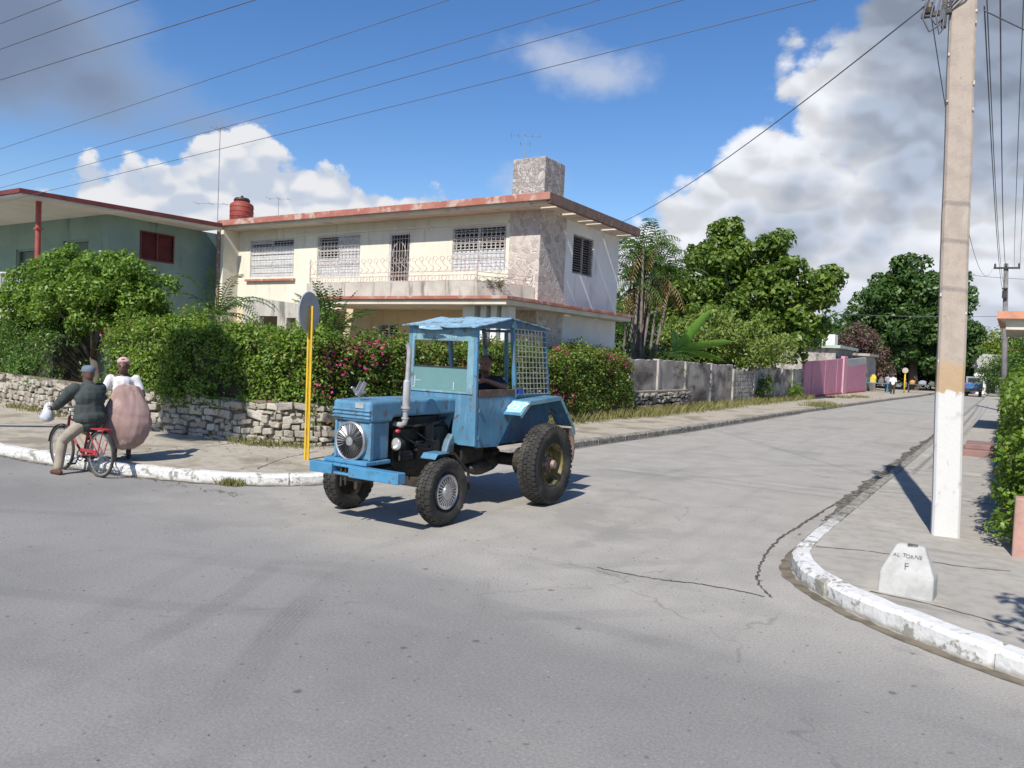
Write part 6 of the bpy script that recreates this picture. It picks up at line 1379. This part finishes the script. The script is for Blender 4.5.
# grass at the wall foot, weeds in the kerb
def grass(name, label, n, fx, h, w_=.016):
    P = np.array([fx() for _ in range(n)]); m = MB(); hs = h*rng.uniform(.4, 1.2, n); a = rng.uniform(0, 2*PI, n); ln = rng.uniform(.1, .7, n)
    for p, hh, aa, l_ in zip(P, hs, a, ln):
        d = V(math.cos(aa), math.sin(aa), 0); s_ = V(-d.y, d.x, 0)*w_; p = Vector(p); m.add([p - s_, p + s_, p + d*hh*l_*.4 + V(0, 0, hh*.65) + s_*.6, p + d*hh*l_ + V(0, 0, hh)], [(0, 1, 2), (0, 2, 3)])
    return tag(m.build(name, L_grass), label, 'grass', kind='stuff')
r0 = random.Random(31)
grass('grass', 'dry tall grass along the foot of the street wall', 5200, lambda: (lambda y: (-11.25 + r0.betavariate(1.2, 2.2)*1.35*(1 if y > 25 else .8), y, .13 + .0))(r0.choice((19, 21.5, 24, 25.5, 26.5, 28, 29.5, 31, 33, 35.5))+r0.gauss(0, .8) if r0.random() < .72 else r0.uniform(38, 52.5)), .34, .010)
def tuft(lst, spread): 
    c = r0.choice(lst); return (c[0] + r0.gauss(0, spread), c[1] + r0.gauss(0, spread*.5), .13)
grass('grass', 'weeds at the foot of the stone wall', 900, lambda: tuft([(-12.3, 9.85), (-12.0, 9.95), (-11.6, 10.05), (-11.3, 10.35), (-19, 9.8), (-20.5, 10.1), (-21.5, 10.2), (-10.8, 11.2), (-10.75, 12.5)], .22), .16, .010)
grass('grass', 'green weeds growing over the kerb far along the side street', 900, lambda: tuft([(-8.05, 42), (-8.15, 43.5), (-8.3, 45), (-9.5, 58), (-9, 61)], .4), .22, .02)
grass('grass', 'dry grass clump in front of the white kerb at left', 380, lambda: (-9.42 + r0.gauss(0, .10), 7.38 + r0.gauss(0, .05), -.01), .11, .008)
# leaf litter and gravel
M_lit = pm('litter', (.10, .075, .04), .9, (.05, .04, .03), scale=30)
m = MB()
for k in range(420):
    u = r0.random()
    if u < .55: y = r0.uniform(9.5, 32); x = -1.84 - abs(r0.gauss(0, .12)); z = .006
    elif u < .75: x = r0.uniform(-13, -8.6); y = 6.5 + (x+14.3)*.1 - abs(r0.gauss(0, .12)); z = .006
    else: x = r0.uniform(-14, -9.4); y = r0.uniform(7.7, 9.9); z = .153
    a = r0.uniform(0, PI); s_ = r0.uniform(.012, .035); d = V(math.cos(a), math.sin(a), r0.uniform(-.2, .2)); e = V(-math.sin(a), math.cos(a), r0.uniform(-.2, .2)); p = V(x, y, z + .008)
    m.quad(p - d*s_, p - e*s_*.5, p + d*s_, p + e*s_*.5)
tag(m.build('leaf_litter', M_lit), 'dry leaf litter scattered in the gutters and on the left pavement', 'litter', kind='stuff')
m = MB()
for k in range(700):
    x, y = r0.uniform(-9, -.5), r0.uniform(1.8, 12); 
    if x > -1.9 - .15 and y > 6.3: continue
    s_ = r0.uniform(.003, .009); m.ell((x, y, s_*.4), (s_, s_*.8, s_*.6), 5, 3)
tag(m.build('gravel', pm('grit', (.24, .225, .2), .9, (.10, .095, .09), scale=40)), 'loose grit on the road surface', 'gravel', kind='stuff')
# ------------------------------------------------------------------ far street life
def walker(label, x, y, z, face, shirt, pants, sitting=False, s=1.0):
    W_ = thing('person', (x, y, z), label, 'person'); o = V(x, y, z); f = V(math.cos(face), math.sin(face), 0); sd_ = V(-f.y, f.x, 0); m = MB()
    hd = o + V(0, 0, 1.62*s); head(m, hd, f, .105*s); limb(m, [o + V(0, 0, .95*s), o + V(0, 0, 1.3*s), o + V(0, 0, 1.47*s), hd], [.13, .15, .06, .06])
    for q in (-1, 1):
        limb(m, [o + V(0, 0, 1.38*s), o + sd_*q*.2 + V(0, 0, 1.36*s), o + sd_*q*.25 + f*.03 + V(0, 0, 1.1*s), o + sd_*q*.24 + f*.12 + V(0, 0, .88*s)], [.09, .065, .05, .035]); hand(m, o + sd_*q*.24 + f*.12 + V(0, 0, .88*s), (f.x*.3, f.y*.3, -1), (f.x, f.y, 0), .3)
        limb(m, [o + V(0, 0, .95*s), o + sd_*q*.1 + V(0, 0, .88*s), o + sd_*q*.1 + f*q*.14 + V(0, 0, .48*s), o + sd_*q*.1 + f*q*.2 + V(0, 0, .09)], [.12, .10, .065, .045]); rcone(m, o + sd_*q*.1 + f*q*.2 + V(0, 0, .045), .045, o + sd_*q*.1 + f*(q*.2+.16) + V(0, 0, .035), .035)
    blob('body', m, M_skin, W_, .02, 3); m = MB()
    limb(m, [o + V(0, 0, .92*s), o + V(0, 0, 1.15*s), o + V(0, 0, 1.36*s)], [.17, .165, .17])
    for q in (-1, 1): limb(m, [o + V(0, 0, 1.38*s), o + sd_*q*.2 + V(0, 0, 1.36*s), o + sd_*q*.245 + f*.02 + V(0, 0, 1.14*s)], [.11, .085, .075])
    blob('shirt', m, shirt, W_, .02, 3); m = MB()
    for q in (-1, 1): limb(m, [o + V(0, 0, .95*s), o + sd_*q*.1 + V(0, 0, .88*s), o + sd_*q*.1 + f*q*.14 + V(0, 0, .48*s), o + sd_*q*.1 + f*q*.2 + V(0, 0, .13)], [.14, .12, .09, .075])
    blob('trousers', m, pants, W_, .02, 3); m = MB(); m.ell(hd - f*.02 + V(0, 0, .045), (.105, .105, .09)); blob('hair', m, M_black, W_, .02, 2)
walker('man in white shirt and dark trousers walking away on the far left pavement', -8.44, 76.5, .15, R(100), cloth('far_white_shirt', (.80, .80, .82)), cloth('far_dark_trousers', (.06, .05, .035)))
walker('person in dark clothes standing at the stall behind the man in white', -9.6, 83, .15, R(-60), cloth('far_grey_shirt', (.30, .32, .36)), cloth('far_black', (.03, .03, .035)))
def stall(label, x, y, cols, cloth_c):
    S = thing('stall', (x, y, .15), label, 'stall'); m = MB(); m.box(x-1.3, x+1.3, y-.5, y+.5, .95, 1.02)
    for a in (-1.2, 1.2):
        for b in (-.42, .42): m.box(x+a-.04, x+a+.04, y+b-.04, y+b+.04, 0, .95)
    m.build('table', pm('stall_table', cloth_c, .8), S, bevel=.01)
    for k, (dx, c, w_, h) in enumerate(cols): m = MB(); m.ell((x+dx, y, 1.02+h*.5), (w_*.5, .3, h*.5)); m.box(x+dx-w_*.45, x+dx+w_*.45, y-.3, y+.3, 1.02, 1.02+h*.6); m.build('goods', pm('goods_colour', c, .7), S, bevel=.03)
stall('market table with blue and yellow goods beyond the pink gate', -10.6, 81.5, [(-.8, (.05, .16, .45), .5, .55), (-.1, (.65, .45, .05), .55, .8), (.6, (.15, .12, .1), .5, .5)], (.05, .22, .34))
stall('market table with mixed dark goods in the shade of the huge tree', -6.9, 86.5, [(-.9, (.5, .25, .1), .5, .4), (0, (.3, .3, .34), .7, .4), (.8, (.12, .12, .1), .5, .35)], (.10, .09, .07))
US = thing('road_sign', (-8.3, 84.5, .15), 'small yellow post with round top behind the man in white', 'sign')
m = MB(); m.tube([(-8.3, 84.5, 0), (-8.3, 84.5, 2.1)], .07, 8); m.build('post', M_yellow, US, smooth=True); m = MB(); m.lathe([(0, -.04), (.26, -.04), (.28, 0), (.26, .04), (0, .04)], (-8.3, 84.4, 2.3), 'y', 20); m.build('round_plate', pm('dull_cream', (.45, .40, .30), .7), US)
# blue vehicle seen from behind
TK = thing('truck', (-2.75, 92, 0), 'small blue truck seen from behind, far down the side street just right of the pole', 'truck')
M_tb = paint('truck_blue', (.03, .13, .33)); m = MB(); m.box(-3.55, -1.95, 90.8, 93.2, .75, 1.35); m.build('load_bed', M_tb, TK, bevel=.03)
m = MB(); m.prism([(93.25, .6), (94.9, .6), (94.9, 1.2), (94.4, 1.95), (93.25, 2.0)], -3.5, -2.0, 'x'); cbn = m.build('cab', pm('truck_cab', (.25, .27, .3), .5), TK, bevel=.04)
m = MB(); m.box(-3.3, -2.2, 93.235, 93.26, 1.4, 1.85); m.build('rear_window', M_black, cbn); m = MB(); m.box(-3.5, -2.0, 90.77, 90.8, .5, .72); m.build('bumper', M_steel, TK)
for x in (-3.35, -2.15):
    for y in (91.4, 94.2): m = MB(); m.lathe([(.12, -.11), (.36, -.11), (.38, 0), (.36, .11), (.12, .11)], (x, y, .38), 'x', 20, closed=True); w_ = m.build('wheel', M_rubber, TK, smooth=True, autos=40)
for x in (-3.4, -2.1): m = MB(); m.box(x-.08, x+.08, 90.77, 90.80, .85, 1.0); m.build('tail_light', pm('tail_red', (.4, .02, .02), .3), TK)
FH = thing('house', (-1.6, 108, .1), 'pale grey roofed hut at the far end of the street right of the pole', 'house')
m = MB(); m.box(-3.2, -.3, 106, 110, 0, 3.0); m.build('wall', M_whitewall, FH); m = MB(); m.prism([(-3.6, 3.0), (-.1, 3.0), (-.5, 4.6), (-2.6, 4.7)], 105.5, 110.5, 'y'); m.build('roof', pm('grey_sheet_roof', (.42, .43, .42), .7, (.36, .37, .36), scale=2), FH)
m = MB(); m.box(-1.9, -1.0, 105.96, 105.99, .2, 2.3); m.build('door', M_dark, FH)
LB = thing('house', (-15, 74, .15), 'low building with pale green roof edge showing above the pink gate', 'house')
m = MB(); m.box(-20, -12.2, 70, 78.5, 0, 3.9); m.build('wall', M_fence2, LB); m = MB(); m.box(-20.4, -11.8, 69.6, 79, 3.9, 4.15); m.build('roof', pm('pale_green_edge', (.38, .46, .40), .8, (.3, .38, .33), scale=2), LB); m = MB(); m.box(-14.5, -13.4, 76, 77.5, 4.15, 5.3); m.build('roof_tank_block', M_whitewall, LB)
WB = thing('house', (-17, 36, .15), 'white building glimpsed between the palm stems behind the cream house', 'house')
m = MB(); m.box(-26, -15.5, 36, 44, 0, 3.4); m.build('wall', M_whitewall, WB); m = MB(); m.box(-26.2, -15.3, 35.8, 44.2, 3.4, 3.6); m.build('roof', M_concrete, WB)
m = MB()
for k in range(9): m.box(-20.5 + k*.5, -20.3 + k*.5, 35.9, 35.99, .2, 3.3)
m.build('fence_slats', M_louvre, WB)
# ------------------------------------------------------------------ trees standing outside the frame that throw the shadows seen in it
OT = thing('street_tree', (-19.3, -.5, 0), 'tree on the opposite corner, outside the picture, whose shadow falls on the hedge', 'tree')
m = MB(); m.tube([(-19.3, -.5, -.1), (-19.2, -.3, 3), (-18.2, .2, 6.2), (-15, .9, 8.9), (-11.9, 1.6, 9.6)], [.24, .2, .16, .11, .05], 10); m.build('trunk', M_bark, OT, smooth=True)
C = lobes_points([(-12.35, 1.6, 9.7, 1.0, .8, .95)], 330, .45); P, N = clumps(C, .34*rng.uniform(.7, 1.3, 330), 120); leaves('crown', L_round, P, N, .14, .08, OT)
tree('street_tree', 'thin tree outside the picture at right whose branch shadows fall on the pavement', 'tree', (3.4, 6.0, .15), [(1.15, 3.7, 4.1, .6, .5, .4), (1.8, 4.2, 4.4, .7, .6, .5), (2.6, 5.2, 4.5, 1.2, 1, .7)], 46, .26, 34, .13, .07, L_hedge, M_bark, .09, .5, 12)
